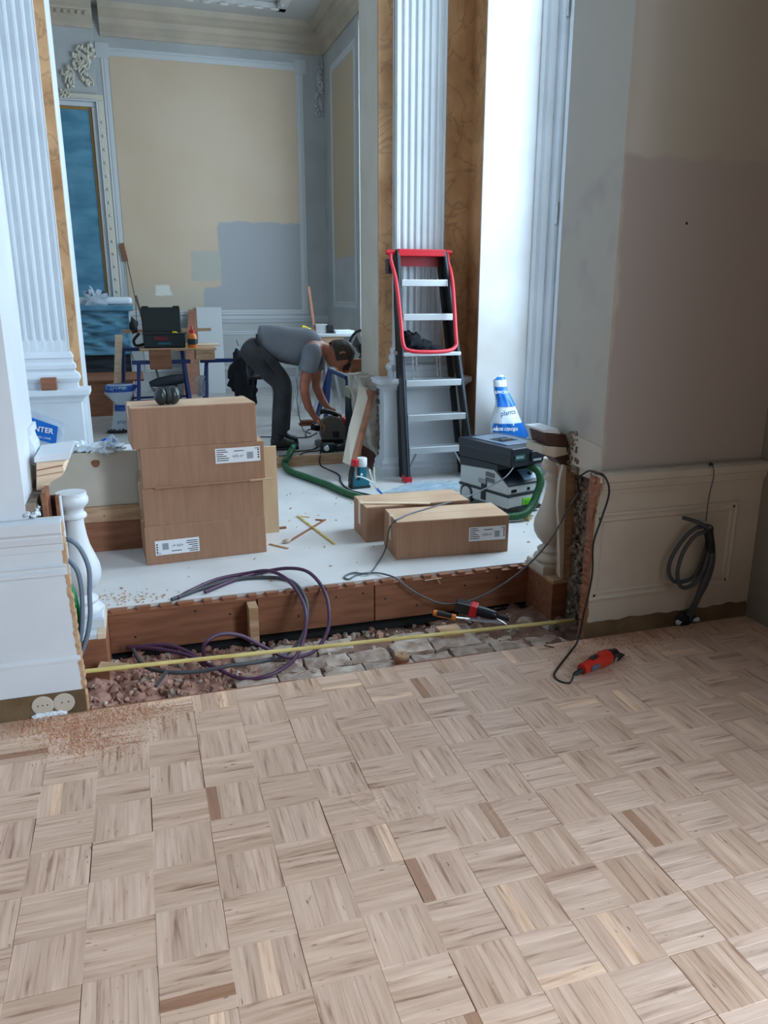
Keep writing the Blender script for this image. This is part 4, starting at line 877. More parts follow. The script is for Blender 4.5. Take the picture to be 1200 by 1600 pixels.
# ---- vacuum extractor with case
VX, VY, VR = 2.075, 4.13, math.radians(17)
t = thing('dust_extractor', 'grey workshop vacuum with green latch, dark case on top, left of the right baluster', 'vacuum', (VX, VY, Z1), VR)
W_, D_ = .285, .46
sp = [(.0, .06), (0, .225), (.0, .245), (.02, .27), (.08, .335), (.16, .365), (.46, .365), (.46, .06)]   # (depth, height) side profile
b = M().prism([(-0.0 + y, z) for y, z in [(0, .05), (0, .15), (D_, .15), (D_, .05)]], 0, 0, W_); b.build('tank', vac_grey, t, world=False, bev=.012)
b = M().prism([(.006, .155), (.006, .225), (.10, .31), (.14, .34), (D_, .34), (D_, .155)], 0, .004, W_ - .004); b.build('motor_housing', vac_grey, t, world=False, bev=.010)
M().box(-.003, W_ + .003, -.003, D_ + .003, .140, .158).build('seal_band', vac_dark, t, world=False, bev=.004)
M().prism([(.0, .226), (.002, .236), (.10, .325), (.14, .352), (.16, .352), (.16, .338), (.12, .318)], 0, .0, W_).build('control_panel', vac_dark, t, world=False)
M().prism([(.02, .2515), (.022, .256), (.09, .318), (.088, .313)], 0, .15, W_ - .02).build('panel_plate', mat('panel_blue', s2l(120, 160, 190), .3), t, world=False)
M().lathe([(.016, 0), (.014, .014)], (W_ - .06, .055, .287), 16, (0, -.7, .7)).build('dial', black_plastic, t, world=False)
M().prism([(.10, .33), (.46, .30), (.46, .375), (.10, .375)], 0, -.002, W_ + .002).build('top_collar', vac_dark, t, world=False, bev=.004)
M().box(.12, .21, -.006, .0, .065, .115).build('latch', lime, t, world=False, bev=.004); M().box(.135, .195, -.009, -.005, .078, .102).build('latch_grip', mat('lime_dark', s2l(80, 180, 14), .4), t, world=False, bev=.002)
for i in range(9): M().box(.03 + i * .007 + (.09 if i > 5 else 0), .033 + i * .007 + (.09 if i > 5 else 0), -.001, .008, .175, .198).build('vent_slot', vac_dark, t, world=False)
for i in range(6):
    for j in range(2): M().box(-.0015, .006, .13 + i * .014, .139 + i * .014, .22 + j * .045, .255 + j * .045).build('vent_slot', mat('vent_grey', s2l(120, 124, 126), .5), t, world=False)
M().box(-.005, .002, .20, .245, .07, .20).build('side_clamp', vac_dark, t, world=False, bev=.003); M().box(-.006, .001, .20, .27, .20, .235).build('side_grip', mat('grey_grip', s2l(150, 152, 152), .5), t, world=False, bev=.003)
M().lathe([(.058, -.03), (.062, -.026), (.062, -.004), (.058, 0)], (-.004, .385, .066), 28, (-1, 0, 0)).build('wheel', rubber, t, world=False); M().lathe([(.045, 0), (.040, .006)], (-.004, .385, .066), 24, (-1, 0, 0)).build('wheel_cap', vac_grey, t, world=False)
M().lathe([(.058, -.03), (.062, -.026), (.062, -.004), (.058, 0)], (W_ + .004, .385, .066), 28, (1, 0, 0)).build('wheel', rubber, t, world=False)
M().box(.02, W_ - .02, -.02, .06, .02, .055).build('bumper', black_plastic, t, world=False, bev=.006)
for x in (.05, W_ - .04): M().lathe([(.022, -.012), (.022, .012)], (x, .03, .0235), 16, (1, 0, 0)).build('castor', rubber, t, world=False)
# green hose: from the front inlet down and away along the floor to the back room
for o_ in t.children:
    if not o_.name.startswith(('wheel', 'castor')): o_.scale.z = .8
mw = MW[t.name]; q = mw @ Vector((.175, .01, .285))
hp_ = [q, mw @ Vector((.185, -.05, .27)), mw @ Vector((.18, -.085, .21)), mw @ Vector((.14, -.10, .14)), mw @ Vector((.08, -.12, .08)), mw @ Vector((0, -.13, .04)), (2.0, 4.02, Z1 + .03), (1.93, 4.05, Z1 + .024), (1.85, 4.2, Z1 + .024), (1.5, 4.42, Z1 + .024), Z(548, 778) + Vector((0, 0, .024)), Z(515, 764) + Vector((0, 0, .024)), Z(480, 751) + Vector((0, 0, .024)), Z(453, 741) + Vector((0, 0, .024)), Z(445, 730) + Vector((0, 0, .03)), at(449, 716, Y=5.86), at(456, 702, Y=5.98)]
hm = M().tube(hp_, .023, 12, 8); P_ = []
hose = hm.build('hose', hose_green, t)
ri = M()
def cr(P, sub):
    Q = []; m = len(P)
    for i in range(m - 1):
        p0, p1, p2, p3 = P[max(i - 1, 0)], P[i], P[i + 1], P[min(i + 2, m - 1)]
        for k in range(sub):
            u = k / sub; Q.append(.5 * ((2 * p1) + (-p0 + p2) * u + (2 * p0 - 5 * p1 + 4 * p2 - p3) * u * u + (-p0 + 3 * p1 - 3 * p2 + p3) * u ** 3))
    return Q + [P[-1]]
Q = cr([Vector(p) for p in hp_], 60); acc = 0
for i in range(1, len(Q) - 1):
    acc += (Q[i] - Q[i - 1]).length
    if acc > .011:
        acc = 0; d = (Q[i + 1] - Q[i - 1]).normalized(); ri.lathe([(.0225, -.002), (.0250, 0), (.0225, .002)], Q[i], 12, d)
ri.build('hose_ribs', hose_green, hose, kind='stuff')
M().tube([at(456, 703, Y=5.98), at(459, 697, Y=6.02)], .02, 12, 1).build('hose_end', mat('hose_end', s2l(60, 150, 110), .3), hose)
# case on top
t = thing('tool_case', 'dark blue systems case lying on top of the workshop vacuum', 'tool case', tuple(MW[t.name] @ Vector((0, 0, .304))), VR)
M().box(-.015, W_ + .03, -.03, D_ + .0, .0, .135).build('case_body', vac_dark, t, world=False, bev=.010)
M().box(-.018, W_ + .033, -.033, D_ + .003, .085, .150).build('lid', mat('lid_dark', s2l(18, 28, 40), .35), t, world=False, bev=.008)
lidtop = M().box(.03, W_ - .03, .06, D_ - .06, .150, .156); lidtop.build('lid_plate', mat('lid_plate', s2l(90, 106, 124), .3), t, world=False, bev=.003)
M().box(.075, W_ - .075, .15, D_ - .19, .156, .158).build('lid_recess', black_matte, t, world=False)
M().box(.09, W_ - .09, .18, .20, .158, .168).build('handle', black_plastic, t, world=False, bev=.004)
M().box(.14, .235, -.040, -.030, .03, .11).build('catch', black_plastic, t, world=False, bev=.004); M().box(.155, .22, -.043, -.039, .035, .05).build('catch_grip', alu, t, world=False)
M().box(.01, .09, -.0345, -.033, .055, .095).build('badge', mat('badge_green', s2l(40, 92, 90), .4), t, world=False)
for o_ in t.children: o_.scale.z = .78
text(t, 'FESTOOL', MW[t.name] @ Vector((.05, -.0352, .059)), .014, (PI / 2, 0, VR), paper)

# ---- cords
black_cord = mat('black_cord', s2l(20, 20, 22), .5); grey_cord = mat('grey_cord', s2l(92, 98, 104), .5)
TX, TY = Z(905, 1062, 0), Z(985, 1030, 0)
# red oscillating tool
a, b = Z(908, 1058, 0), Z(972, 1026, 0); d = (b - a).normalized(); ang = math.atan2(d.y, d.x)
t = thing('oscillating_tool', 'red corded oscillating multi-tool lying on the parquet by the right wall', 'power tool', tuple(a), ang)
LT = .185
rad = [(.0, .022), (.03, .024), (.07, .027), (.11, .031), (.145, .034), (.172, .032), (.182, .026)]
g = M(); n = 20; vs = []
for x, r in rad:
    for k in range(n):
        th = 2 * PI * k / n; vs.append((x, math.cos(th) * r, .034 + math.sin(th) * r * (1.0)))
g.add(vs, [(i * n + k, i * n + (k + 1) % n, (i + 1) * n + (k + 1) % n, (i + 1) * n + k) for i in range(len(rad) - 1) for k in range(n)] + [tuple(range(n - 1, -1, -1)), tuple(range((len(rad) - 1) * n, len(rad) * n))], True)
g.build('body', tool_red, t, world=False)
M().box(.055, .105, -.010, .010, .058, .066).build('switch', black_plastic, t, world=False, bev=.003); M().box(.03, .085, -.0295, -.022, .025, .045).build('badge', mat('tool_badge', s2l(84, 96, 110), .4), t, world=False, bev=.002)
M().lathe([(.030, 0), (.026, .02), (.020, .03), (.02, .05), (.014, .055)], (.18, 0, .034), 20, (1, 0, 0)).build('gear_head', black_plastic, t, world=False)
M().lathe([(.016, -.03), (.016, .01), (.010, .02)], (.225, 0, .024), 16, (0, 0, 1)).build('spindle', chrome, t, world=False)
M().hexa([(.225, -.02, .004), (.285, -.012, .012), (.285, .012, .012), (.225, .02, .004), (.225, -.02, .006), (.285, -.012, .014), (.285, .012, .014), (.225, .02, .006)]).build('blade', mat('dark_blade', s2l(52, 52, 56), .4, metal=.8), t, world=False)
M().lathe([(.012, 0), (.009, .04), (.006, .05)], (0, 0, .028), 14, (-1, 0, 0)).build('cord_guard', rubber, t, world=False)
tail = MW[t.name] @ Vector((-.05, 0, .027))
rest = .004
cp_ = [tail, Z(890, 1067, rest), Z(874, 1064, rest), Z(866, 1055, rest), Z(872, 1043, rest), Z(890, 1020, rest), at(903, 1000, Y=2.70), at(912, 960, Y=2.715), at(925, 900, Y=2.725), at(927, 850, Y=2.728), at(940, 810, Y=2.722), at(951, 775, Y=2.72), at(950, 755, Y=2.725), at(942, 742, Y=2.74), at(931, 739.5, Y=2.765), (1.80, 2.84, .745), (1.80, 2.92, .69), at(905, 768, Y=3.0)]
cord = M().tube(cp_, .0042, 8, 8); cord.build('cord', black_cord, t)
c2 = [at(905, 768, Y=3.0), at(885, 800, Y=3.03), at(862, 840, Y=3.05), at(835, 873, Y=3.10), at(800, 903, Y=3.15), at(760, 928, Y=3.2), at(725, 941, Y=3.22), at(690, 943, Y=3.25), at(655, 929, Y=3.27), at(632, 914, Y=3.28), at(618, 903, Y=3.295)] + [Z(600, 897, Z1 + .012), Z(584, 895, Z1 + .006), Z(560, 897, Z1 + .006), Z(545, 905, Z1 + .005), Z(538, 901, Z1 + .005), Z(552, 895, Z1 + .006), Z(576, 896, Z1 + .010), Z(590, 880, Z1 + .006), at(602, 858, Y=3.66), at(607, 830, Y=3.66), at(612, 819, Y=3.67), at(618, 813, Z=Z1 + .202), at(640, 803, Z=Z1 + .201), at(680, 791, Z=Z1 + .201), at(725, 778, Y=3.95), at(765, 760, Y=4.03), at(790, 745, Y=4.05), at(804, 728, Y=4.12)]
M().tube(c2, .0042, 8, 8).build('cord', grey_cord, t, label='grey length of cord')

# grey and purple cables
t = thing('cable_bundle', 'purple and grey electric cables looping out of the pit onto the white floor', 'cables', (.5, 3.2, 0))
def cab(pts, m, r=.0085): return M().tube(pts, r, 10, 8).build('cable', m, t)
F = lambda px, py: Z(px, py, Z1 + .01)
cab([at(198, 1012, Y=3.27), at(240, 1013, Y=3.2), at(290, 1023, Y=3.1), at(330, 1040, Y=3.0), at(375, 1060, Y=2.92), at(415, 1057, Y=2.90), at(455, 1035, Y=2.95), at(474, 1000, Y=3.05), at(478, 960, Y=3.15), at(468, 930, Y=3.25), at(448, 905, Y=3.36), at(420, 892, Y=3.5), F(385, 896), F(340, 905), F(300, 922), F(278, 934)], cable_purple)
cab([at(200, 1012, Y=3.26), at(260, 1008, Y=3.2), at(300, 1022, Y=3.14), at(320, 1040, Y=3.02), at(318, 1010, Y=2.98), at(340, 992, Y=3.0), at(375, 993, Y=3.02), at(410, 1010, Y=3.0), at(450, 1027, Y=2.98), at(490, 1018, Y=3.02), at(512, 985, Y=3.1), at(513, 945, Y=3.2), at(502, 915, Y=3.3), at(480, 893, Y=3.40), at(450, 888, Y=3.52), F(415, 893), F(370, 905), F(320, 925)], cable_purple)
cab([at(208, 1015, Y=3.22), at(225, 1040, Y=3.05), at(260, 1050, Y=2.95), at(310, 1049, Y=2.93), at(360, 1040, Y=2.93), at(410, 1033, Y=2.96), at(450, 1020, Y=3.04), at(474, 990, Y=3.12), at(480, 950, Y=3.2), at(470, 922, Y=3.3), at(450, 906, Y=3.42), F(415, 902), F(370, 905), F(320, 918), F(268, 937)], cable_grey if False else cable_dark)
t = thing('cable_pair', 'two thick blue-grey cables bowing out from the sawn left wainscot edge', 'cables', (-.28, 2.85, 0))
cab([at(96, 842, Y=2.86), at(112, 845, Y=2.84), at(127, 860, Y=2.84), at(139, 890, Y=2.84), at(140, 930, Y=2.84), at(141, 960, Y=2.84), at(137, 990, Y=2.84), at(128, 1018, Y=2.85), at(118, 1040, Y=2.88)], cable_grey)
cab([at(98, 874, Y=2.87), at(110, 878, Y=2.85), at(122, 895, Y=2.84), at(128, 930, Y=2.84), at(128, 975, Y=2.84), at(124, 1003, Y=2.85), at(114, 1030, Y=2.88)], cable_grey)
solo(M().tube([at(104, 905, Y=2.88), at(114, 925, Y=2.86), at(121, 955, Y=2.86), at(121, 985, Y=2.87), at(114, 1005, Y=2.9)], .010, 10, 6), 'green_cable', cable_green, 'bright green cable curving out behind the grey pair at the left edge', 'cable')
# yellow lath, tools in the pit
a, b = at(133, 1049, Y=2.86), at(898, 969, Y=2.93)
solo(M().tube([a, a.lerp(b, .33), a.lerp(b, .66), b], .0085, 10, 1), 'wooden_rod', yellow_wood, 'long pale yellow wooden rod lying across the opened pit', 'rod')
a = at(685, 966, Y=3.08)
solo(M().box(a.x, a.x + .105, 3.02, 3.12, -.045, -.012), 'wood_offcut', raw_wood, 'square wooden offcut under the chisel in the pit', 'offcut', bev=.002)
a, b, c_ = at(677, 957, Y=3.10), at(712, 965, Y=3.06), at(783, 973, Y=3.02)
t = thing('chisel', 'chisel with orange and black handle lying on the offcut in the pit', 'chisel', tuple(a))
M().tube([a, a.lerp(b, .3), a.lerp(b, .7), b], [.013, .015, .013, .015], 12, 3).build('handle', orange, t)
o_ = Vector((0, -.005, .004)); M().tube([a.lerp(b, .15) + o_, a.lerp(b, .8) + o_], [.0135, .012], 12, 1).build('grip', black_matte, t)
M().tube([b, b.lerp(c_, .3)], .005, 10, 1).build('neck', chrome, t); M().bar(b.lerp(c_, .2), c_, .022, .006, (0, 0, 1)).build('blade', chrome, t)
a, b = at(715, 945, Y=3.2), at(785, 965, Y=3.08)
t = thing('cordless_driver', 'black and red battery tool lying in the pit against the riser', 'power tool', tuple(a)); d = b - a
M().bar(a + Vector((-.01, 0, .0)), a.lerp(b, .30), .06, .052).build('battery', black_plastic, t, bev=.006)
M().bar(a.lerp(b, .28), a.lerp(b, .44), .064, .056).build('collar', red_plastic, t, bev=.006)
M().tube([a.lerp(b, .42), a.lerp(b, .62), a.lerp(b, .82), a.lerp(b, .9)], [.026, .026, .022, .012], 16, 3).build('body', vac_dark, t)
M().tube([a.lerp(b, .9), a.lerp(b, 1.15)], .009, 10, 1).build('head', black_matte, t)
M().bar(a.lerp(b, .75), a.lerp(b, .95) + Vector((.01, -.05, -.02)), .008, .004).build('blade', chrome, t)
a = at(628, 1018, Y=2.88)
t = thing('wooden_disc', 'round sawn wooden disc lying on the bricks of the pit', 'disc', (a.x, 2.88, -.035))
M().lathe([(.030, .012), (.032, .016), (.032, .026), (.030, .028)], (0, 0, 0), 28).build('disc', raw_wood, t, world=False); M().lathe([(.034, 0), (.034, .012)], (-.004, -.004, 0), 24).build('lower_disc', brown_wood, t, world=False)
M().lathe([(.004, 0), (.004, .0012)], (0, .002, .028), 10).build('centre_hole', black_matte, t, world=False)
a, b = at(262, 1047, Y=2.93), at(243, 1073, Y=2.86)
solo(M().bar(a, b, .012, .008), 'metal_strip', mat('dull_metal', s2l(96, 92, 92), .5, metal=.5), 'short grey metal strip stuck in the red rubble', 'strip')
a, b = at(155, 1040, Y=3.0), at(200, 1043, Y=2.98)
solo(M().bar(a, b, .05, .012), 'wood_scrap', raw_wood, 'flat brown wood scrap lying behind the rod on red rubble', 'scrap')
a, b = at(664, 907, Y=3.29), at(690, 903, Y=3.29)
solo(M().bar(a, b, .004, .003).bar(at(680, 899, Y=3.288), at(688, 912, Y=3.288), .004, .003), 'splinter', light_wood, 'crossed pale splinters clinging to the riser plank', 'splinter')

# ---- things on the white floor
def stick(px0, py0, px1, py1, w_, h, m, label, z=Z1, nm='wood_stick', y=None, cat='stick', grp='wood sticks on the white floor'):
    a = Z(px0, py0, z + h / 2); b = Z(px1, py1, z + h / 2); return solo(M().bar(a, b, w_, h), nm, m, label, cat, grp)
stick(465, 806, 523, 850, .011, .009, yellow_wood, 'longest yellow stick on the white floor')
stick(466, 806, 484, 808, .009, .007, light_wood, 'short pale stick at the far end of the long yellow one', z=Z1)
stick(452, 846, 508, 812, .009, .009, brown_wood, 'ragged brown splintered strip crossing under the long yellow stick')
stick(493, 812, 507, 813, .010, .007, brown_wood, 'short brown chip touching the ragged strip end')
stick(421, 850, 450, 857, .012, .006, raw_wood, 'flat orange stick right of the bottom carton')
stick(437, 825, 447, 824, .02, .010, brown_wood, 'small brown chip beside the plywood board', nm='wood_chip', cat='chip')
solo(M().blob(Z(449, 845, Z1 + .012), (.022, .014, .012), 3, .4), 'plaster_lump', cream_paint, 'pale plaster lump at the near end of the ragged strip', 'lump')
cr_ = M()
for i in range(150):
    x = rnd.uniform(-.2, 2.3); y = rnd.uniform(3.4, 5.6); r = rnd.uniform(.002, .007); cr_.rock((x, y, Z1 + r * .3), (r * 1.6, r, r * .6), i)
for i in range(120):
    p = Z(rnd.gauss(200, 45), rnd.gauss(936, 8), Z1)
    if p.y > 3.34: cr_.rock((p.x, p.y, Z1 + .001), rnd.uniform(.002, .006), i)
o = solo(cr_, 'wood_crumbs', raw_wood, 'small wood and dust crumbs scattered on the white middle floor', 'debris', kind='stuff', flat=True)
# teal tool
p = Z(562, 762); t = thing('cordless_planer', 'teal and black cordless tool with white and red top, near the far cartons', 'power tool', (p.x, p.y, Z1), .1)
M().prism([(-.055, 0), (.065, 0), (.065, .045), (.045, .06), (.040, .15), (-.01, .15), (-.012, .06), (-.035, .055), (-.045, .12), (-.05, .15), (-.062, .13), (-.068, .05)], 1, -.028, .028).build('body', teal, t, world=False, bev=.006)
M().prism([(-.072, .0), (-.056, .0), (-.058, .06), (-.042, .15), (-.052, .16), (-.068, .12), (-.076, .05)], 1, -.032, .032).build('rear_grip', black_plastic, t, world=False, bev=.005)
M().box(-.06, .07, -.032, .032, -.0, .018).build('base_plate', dark_teal, t, world=False, bev=.004)
M().lathe([(.032, .15), (.036, .155), (.036, .205), (.032, .212)], (.018, 0, 0), 24).build('white_cap', white_plastic, t, world=False); M().lathe([(.022, .155), (.026, .165), (.026, .195), (.022, .205)], (-.032, 0, 0), 20).build('red_knob', red_plastic, t, world=False)
M().lathe([(.009, 0), (.009, .002)], (.004, -.028, .10), 12, (0, -1, 0)).build('badge', white_plastic, t, world=False)
M().tube([(-.035, -.035, .09), (.0, -.05, .085), (.05, -.06, .06), (.075, -.06, .04)], .005, 8, 4).build('white_strap', white_plastic, t, world=False)
t = thing('pliers', 'blue-tipped pliers with pale handles leaning right of the teal tool', 'pliers', tuple(Z(590, 765)))
a, b, c_ = at(577, 733, Y=4.93), at(584, 728, Y=4.93), at(589, 764, Y=4.78)
M().tube([at(577, 734, Y=4.93), at(583, 752, Y=4.85), at(588, 765, Y=4.80)], .0055, 8, 3).build('handle', white_plastic, t); M().tube([at(584, 730, Y=4.9), at(585, 748, Y=4.86), at(588, 764, Y=4.80)], .0055, 8, 3).build('handle', mat('pale_strap', s2l(190, 190, 170), .5), t)
M().bar(at(588, 763, Y=4.80), Z(597, 772, Z1 + .006), .018, .008).build('jaw', bag_blue, t)
solo(M().tube([Z(503, 700, Z2 + .006), at(500, 713, Y=5.9), Z(502, 728, Z1 + .006), Z(528, 741, Z1 + .006), Z(532, 752, Z1 + .006), Z(545, 765, Z1 + .006), Z(580, 774, Z1 + .006)], .006, 8, 6), 'power_cable', black_cord, 'black cable running off the step past the teal tool', 'cable')
# clear film parcels
ca, cb, cc_, cd = Z(598, 771), Z(722, 768), Z(724, 753), Z(640, 755)
t = thing('film_parcel', 'clear plastic film wrap lying flat on the floor before the ladder', 'plastic film', tuple(Z(665, 757)))
def filmf(u, v):
    p = (ca * (1 - u) + cb * u) * (1 - v) + (cd * (1 - u) + cc_ * u) * v
    return p + Vector((0, 0, .006 + .02 * math.sin(PI * u) * math.sin(PI * v) + .014 * abs(noise.noise(Vector((u * 6, v * 4, 2)))) + .008 * abs(noise.noise(Vector((u * 20, v * 10, 2))))))
M().sheet(filmf, 40, 20).build('film', film_clear, t)
for i in range(3): M().bar(ca.lerp(cd, .25 + .22 * i) + Vector((.1, 0, .008)), cb.lerp(cc_, .25 + .22 * i) + Vector((-.05, 0, .008)), .03, .008).build('wrapped_slat', mat('film_slat', s2l(176, 196, 210), .5), t)
# offcut sticks right of vacuum
for i, (x0, y0, x1, y1, l) in enumerate(((800, 800, 826, 813, 'yellow lath offcut nearest the vacuum castors'), (806, 798, 832, 806, 'yellow lath offcut lying highest behind the vacuum front'), (808, 803, 829, 811, 'middle yellow lath offcut at the vacuum front'))):
    stick(x0, y0, x1, y1, .014, .006, yellow_wood, l, nm='lath_offcut', grp='yellow offcuts by the vacuum', cat='offcut', z=Z1 + .006 * i)
solo(M().tube([Z(795, 796, Z1 + .004), Z(803, 806, Z1 + .004), Z(806, 812, Z1 + .004)], .003, 6, 3), 'wire_scrap', yellow_wood, 'thin curled fibre scrap left of the yellow offcuts', 'scrap')
# broken moulded board leaning on the right plinth
LP = thing('broken_baluster_board', 'cream-painted broken board with brown sawn edge leaning beside the right plinth', 'board', tuple(Z(550, 722)))
f_ = [at(*q, Y=y) for q, y in (((535, 722), 5.30), ((547, 727), 5.27), ((575, 622), 5.44), ((570, 608), 5.47), ((560, 603), 5.47), ((557, 625), 5.44), ((545, 668), 5.37))]
n = len(f_); th = Vector((.035, .03, 0)); g = M(); g.add(f_ + [p + th for p in f_], [tuple(range(n)), tuple(range(2 * n - 1, n - 1, -1))] + [(i, n + i, n + (i + 1) % n, (i + 1) % n) for i in range(n)]); g.build('board', cream_paint, LP)
e = [at(*q, Y=y) for q, y in (((547, 728), 5.265), ((554, 727), 5.27), ((583, 612), 5.46), ((571, 609), 5.475), ((575, 622), 5.435))]
n = len(e); g = M(); g.add(e + [p + th * .9 for p in e], [tuple(range(n)), tuple(range(2 * n - 1, n - 1, -1))] + [(i, n + i, n + (i + 1) % n, (i + 1) % n) for i in range(n)]); g.build('sawn_edge', brown_wood, LP)
p = at(552, 617, Y=5.9)
t = thing('paint_tin_box', 'dark teal carton with two printed digits behind the leaning board', 'carton', (p.x, 5.95, Z2))
M().box(at(547, 640, Y=5.95).x, at(560, 640, Y=5.95).x + .03, 5.95, 6.1, Z2, at(550, 622, Y=5.95).z).build('carton', dark_teal, t, bev=.003); M().box(at(546, 640, Y=5.95).x, at(560, 640, Y=5.95).x + .03, 5.945, 6.1, at(550, 622, Y=5.95).z, at(550, 606, Y=5.95).z).build('lid', mat('tan_lid', s2l(150, 142, 124), .7), t, bev=.003)
text(t, '05', at(552, 617, Y=5.94), .05, (PI / 2, 0, 0), ink, bold=.001)
a, b = at(548, 640, Y=6.6), at(568, 560, Y=6.6)
solo(M().box(a.x, a.x + .16, 6.55, 6.60, Z2, b.z), 'cupboard_door', brown_wood, 'brown wooden board standing upright behind the broken board', 'board', bev=.003)

# ---- coiled cable on the right wall
t = thing('coiled_cable', 'dark coiled cable hanging by a string on the right wainscot', 'cable', tuple(at(1100, 960, Y=2.72)))
yy = 2.715
def W(px, py, y=yy): return at(px, py, Y=y)
M().tube([W(1109, 725, 2.735), W(1114, 728, 2.728), W(1115, 745, 2.725), W(1108, 775, 2.735), W(1103, 815, 2.73)], .0022, 6, 5).build('string', mat('string', s2l(40, 56, 66), .7), t)
M().tube([W(1100, 819), W(1112, 822), W(1113, 832), W(1103, 834)], .004, 6, 3).build('knot', mat('string', 0), t)
M().lathe([(.008, 0), (.006, .012)], (W(1110, 725, 2.745).x, 2.745, W(1110, 725, 2.745).z), 10, (0, -1, 0)).build('nail', black_matte, t)
def loop(pts, m, r=.009, nm='cable'): M().tube(pts, r, 10, 8).build(nm, m, t)
loop([W(1068, 809), W(1082, 813), W(1095, 818, 2.70), W(1108, 828, 2.70), W(1114, 850), W(1114, 880), W(1105, 910), W(1092, 935), W(1082, 958, 2.735), W(1078, 968, 2.755)], cable_dark)
loop([W(1106, 823), W(1088, 825), W(1068, 842, 2.725), W(1050, 870, 2.725), W(1045, 893, 2.725), W(1053, 908, 2.725), W(1070, 908, 2.725), W(1085, 900, 2.73), W(1096, 880, 2.73), W(1104, 850, 2.715), W(1109, 832)], cable_dark)
loop([W(1106, 830, 2.70), W(1088, 836, 2.70), W(1070, 858, 2.705), W(1060, 885, 2.71), W(1059, 905, 2.71), W(1066, 918, 2.71), W(1080, 915, 2.71), W(1094, 900, 2.71), W(1103, 878, 2.70), W(1109, 850, 2.70), W(1110, 834, 2.70)], cable_dark)
loop([W(1110, 830, 2.705), W(1112, 860, 2.70), W(1107, 890, 2.705), W(1097, 915, 2.71), W(1085, 945, 2.73), W(1075, 960, 2.755)], cable_dark, .013)
M().tube([W(1106, 828, 2.70), W(1109, 845, 2.70), W(1110, 862, 2.70)], .019, 12, 3).build('tape_wrap', black_matte, t)
g = M().blob(W(1072, 966, 2.758), (.05, .012, .032), 4, .25); g.build('wall_hole', black_matte, t)
g = M().blob(W(1061, 972, 2.755), (.017, .01, .010), 4, .4).blob(W(1088, 968, 2.755), (.016, .01, .010), 6, .4).blob(W(1082, 948, 2.756), (.02, .006, .005), 7, .4); g.build('filler_smear', bag_white, t)
p = at(1073, 349, Y=2.8)
M().lathe([(.006, 0), (.004, .002)], (p.x, 2.8, p.z), 10, (0, -1, 0)).build('nail_hole', black_matte, WRU)

# ---- sawdust
def dust(nm, label, pts_px, n_, spread, m, z=.0015, r0=.0007, r1=.002):
    g = M(); rr = random.Random(n_)
    for i in range(n_):
        cx, cy = rr.choice(pts_px); p = Z(rr.gauss(cx, spread[0]), rr.gauss(cy, spread[1]), 0)
        if p.y > 2.765 or p.x > 2.62: continue
        r = rr.uniform(r0, r1); q = Euler((rr.random() * 6, rr.random() * 6, rr.random() * 6)); a, b, c = Vector((r * 2, 0, 0)), Vector((0, r, 0)), Vector((0, 0, r))
        for v in (a, b, c): v.rotate(q)
        o_ = Vector((p.x, p.y, r * .9)); g.add([o_ + a, o_ - a, o_ + b, o_ - b, o_ + c, o_ - c], [(0, 2, 4), (2, 1, 4), (1, 3, 4), (3, 0, 4), (2, 0, 5), (1, 2, 5), (3, 1, 5), (0, 3, 5)])
    return solo(g, nm, m, label, 'sawdust', kind='stuff')
dust('sawdust', 'orange-brown sawdust spread on the parquet below the wall sockets', [(130, 1125), (180, 1118), (100, 1140), (150, 1150), (220, 1110), (60, 1135), (130, 1170)], 4200, (38, 10), dust_m)
dust('sawdust', 'reddish sawdust around the red tool at the right wainscot', [(930, 1005), (960, 1000), (1000, 995), (1040, 985), (930, 1030)], 2800, (35, 8), dust_m)
def fibres(label, cx, cy, n_, sx, sy, m):
    g = M(); rr = random.Random(n_)
    for i in range(n_):
        p = Z(rr.gauss(cx, sx), rr.gauss(cy, sy), .003); a = rr.random() * 6.28; L_ = rr.uniform(.02, .07); k_ = rr.uniform(-1.5, 1.5); q = [p]
        for s in range(3): a += k_ * .5; q.append(q[-1] + Vector((math.cos(a), math.sin(a), 0)) * L_ / 3 + Vector((0, 0, .004 if s == 1 else -.001)))
        g.tube(q, .0005, 4, 3)
    return solo(g, 'wood_fibres', m, label, 'fibres', kind='stuff')
fibres('tangle of thin pale wood fibres on the middle of the parquet', 590, 1250, 55, 26, 22, light_wood)
fibres('few pale fibres scattered right of the tangle on the parquet', 720, 1245, 22, 40, 40, light_wood)
for px, py, a_, l in ((966, 994, .1, 'pale splinter on the parquet behind the red tool'), (858, 1010, -.8, 'dark splinter on the parquet left of the power cord')):
    p = Z(px, py, .003); solo(M().bar(p - Vector((math.cos(a_) * .022, math.sin(a_) * .022, 0)), p + Vector((math.cos(a_) * .022, math.sin(a_) * .022, 0)), .004, .003), 'splinter', light_wood if px > 900 else dark_wood, l, 'splinter')
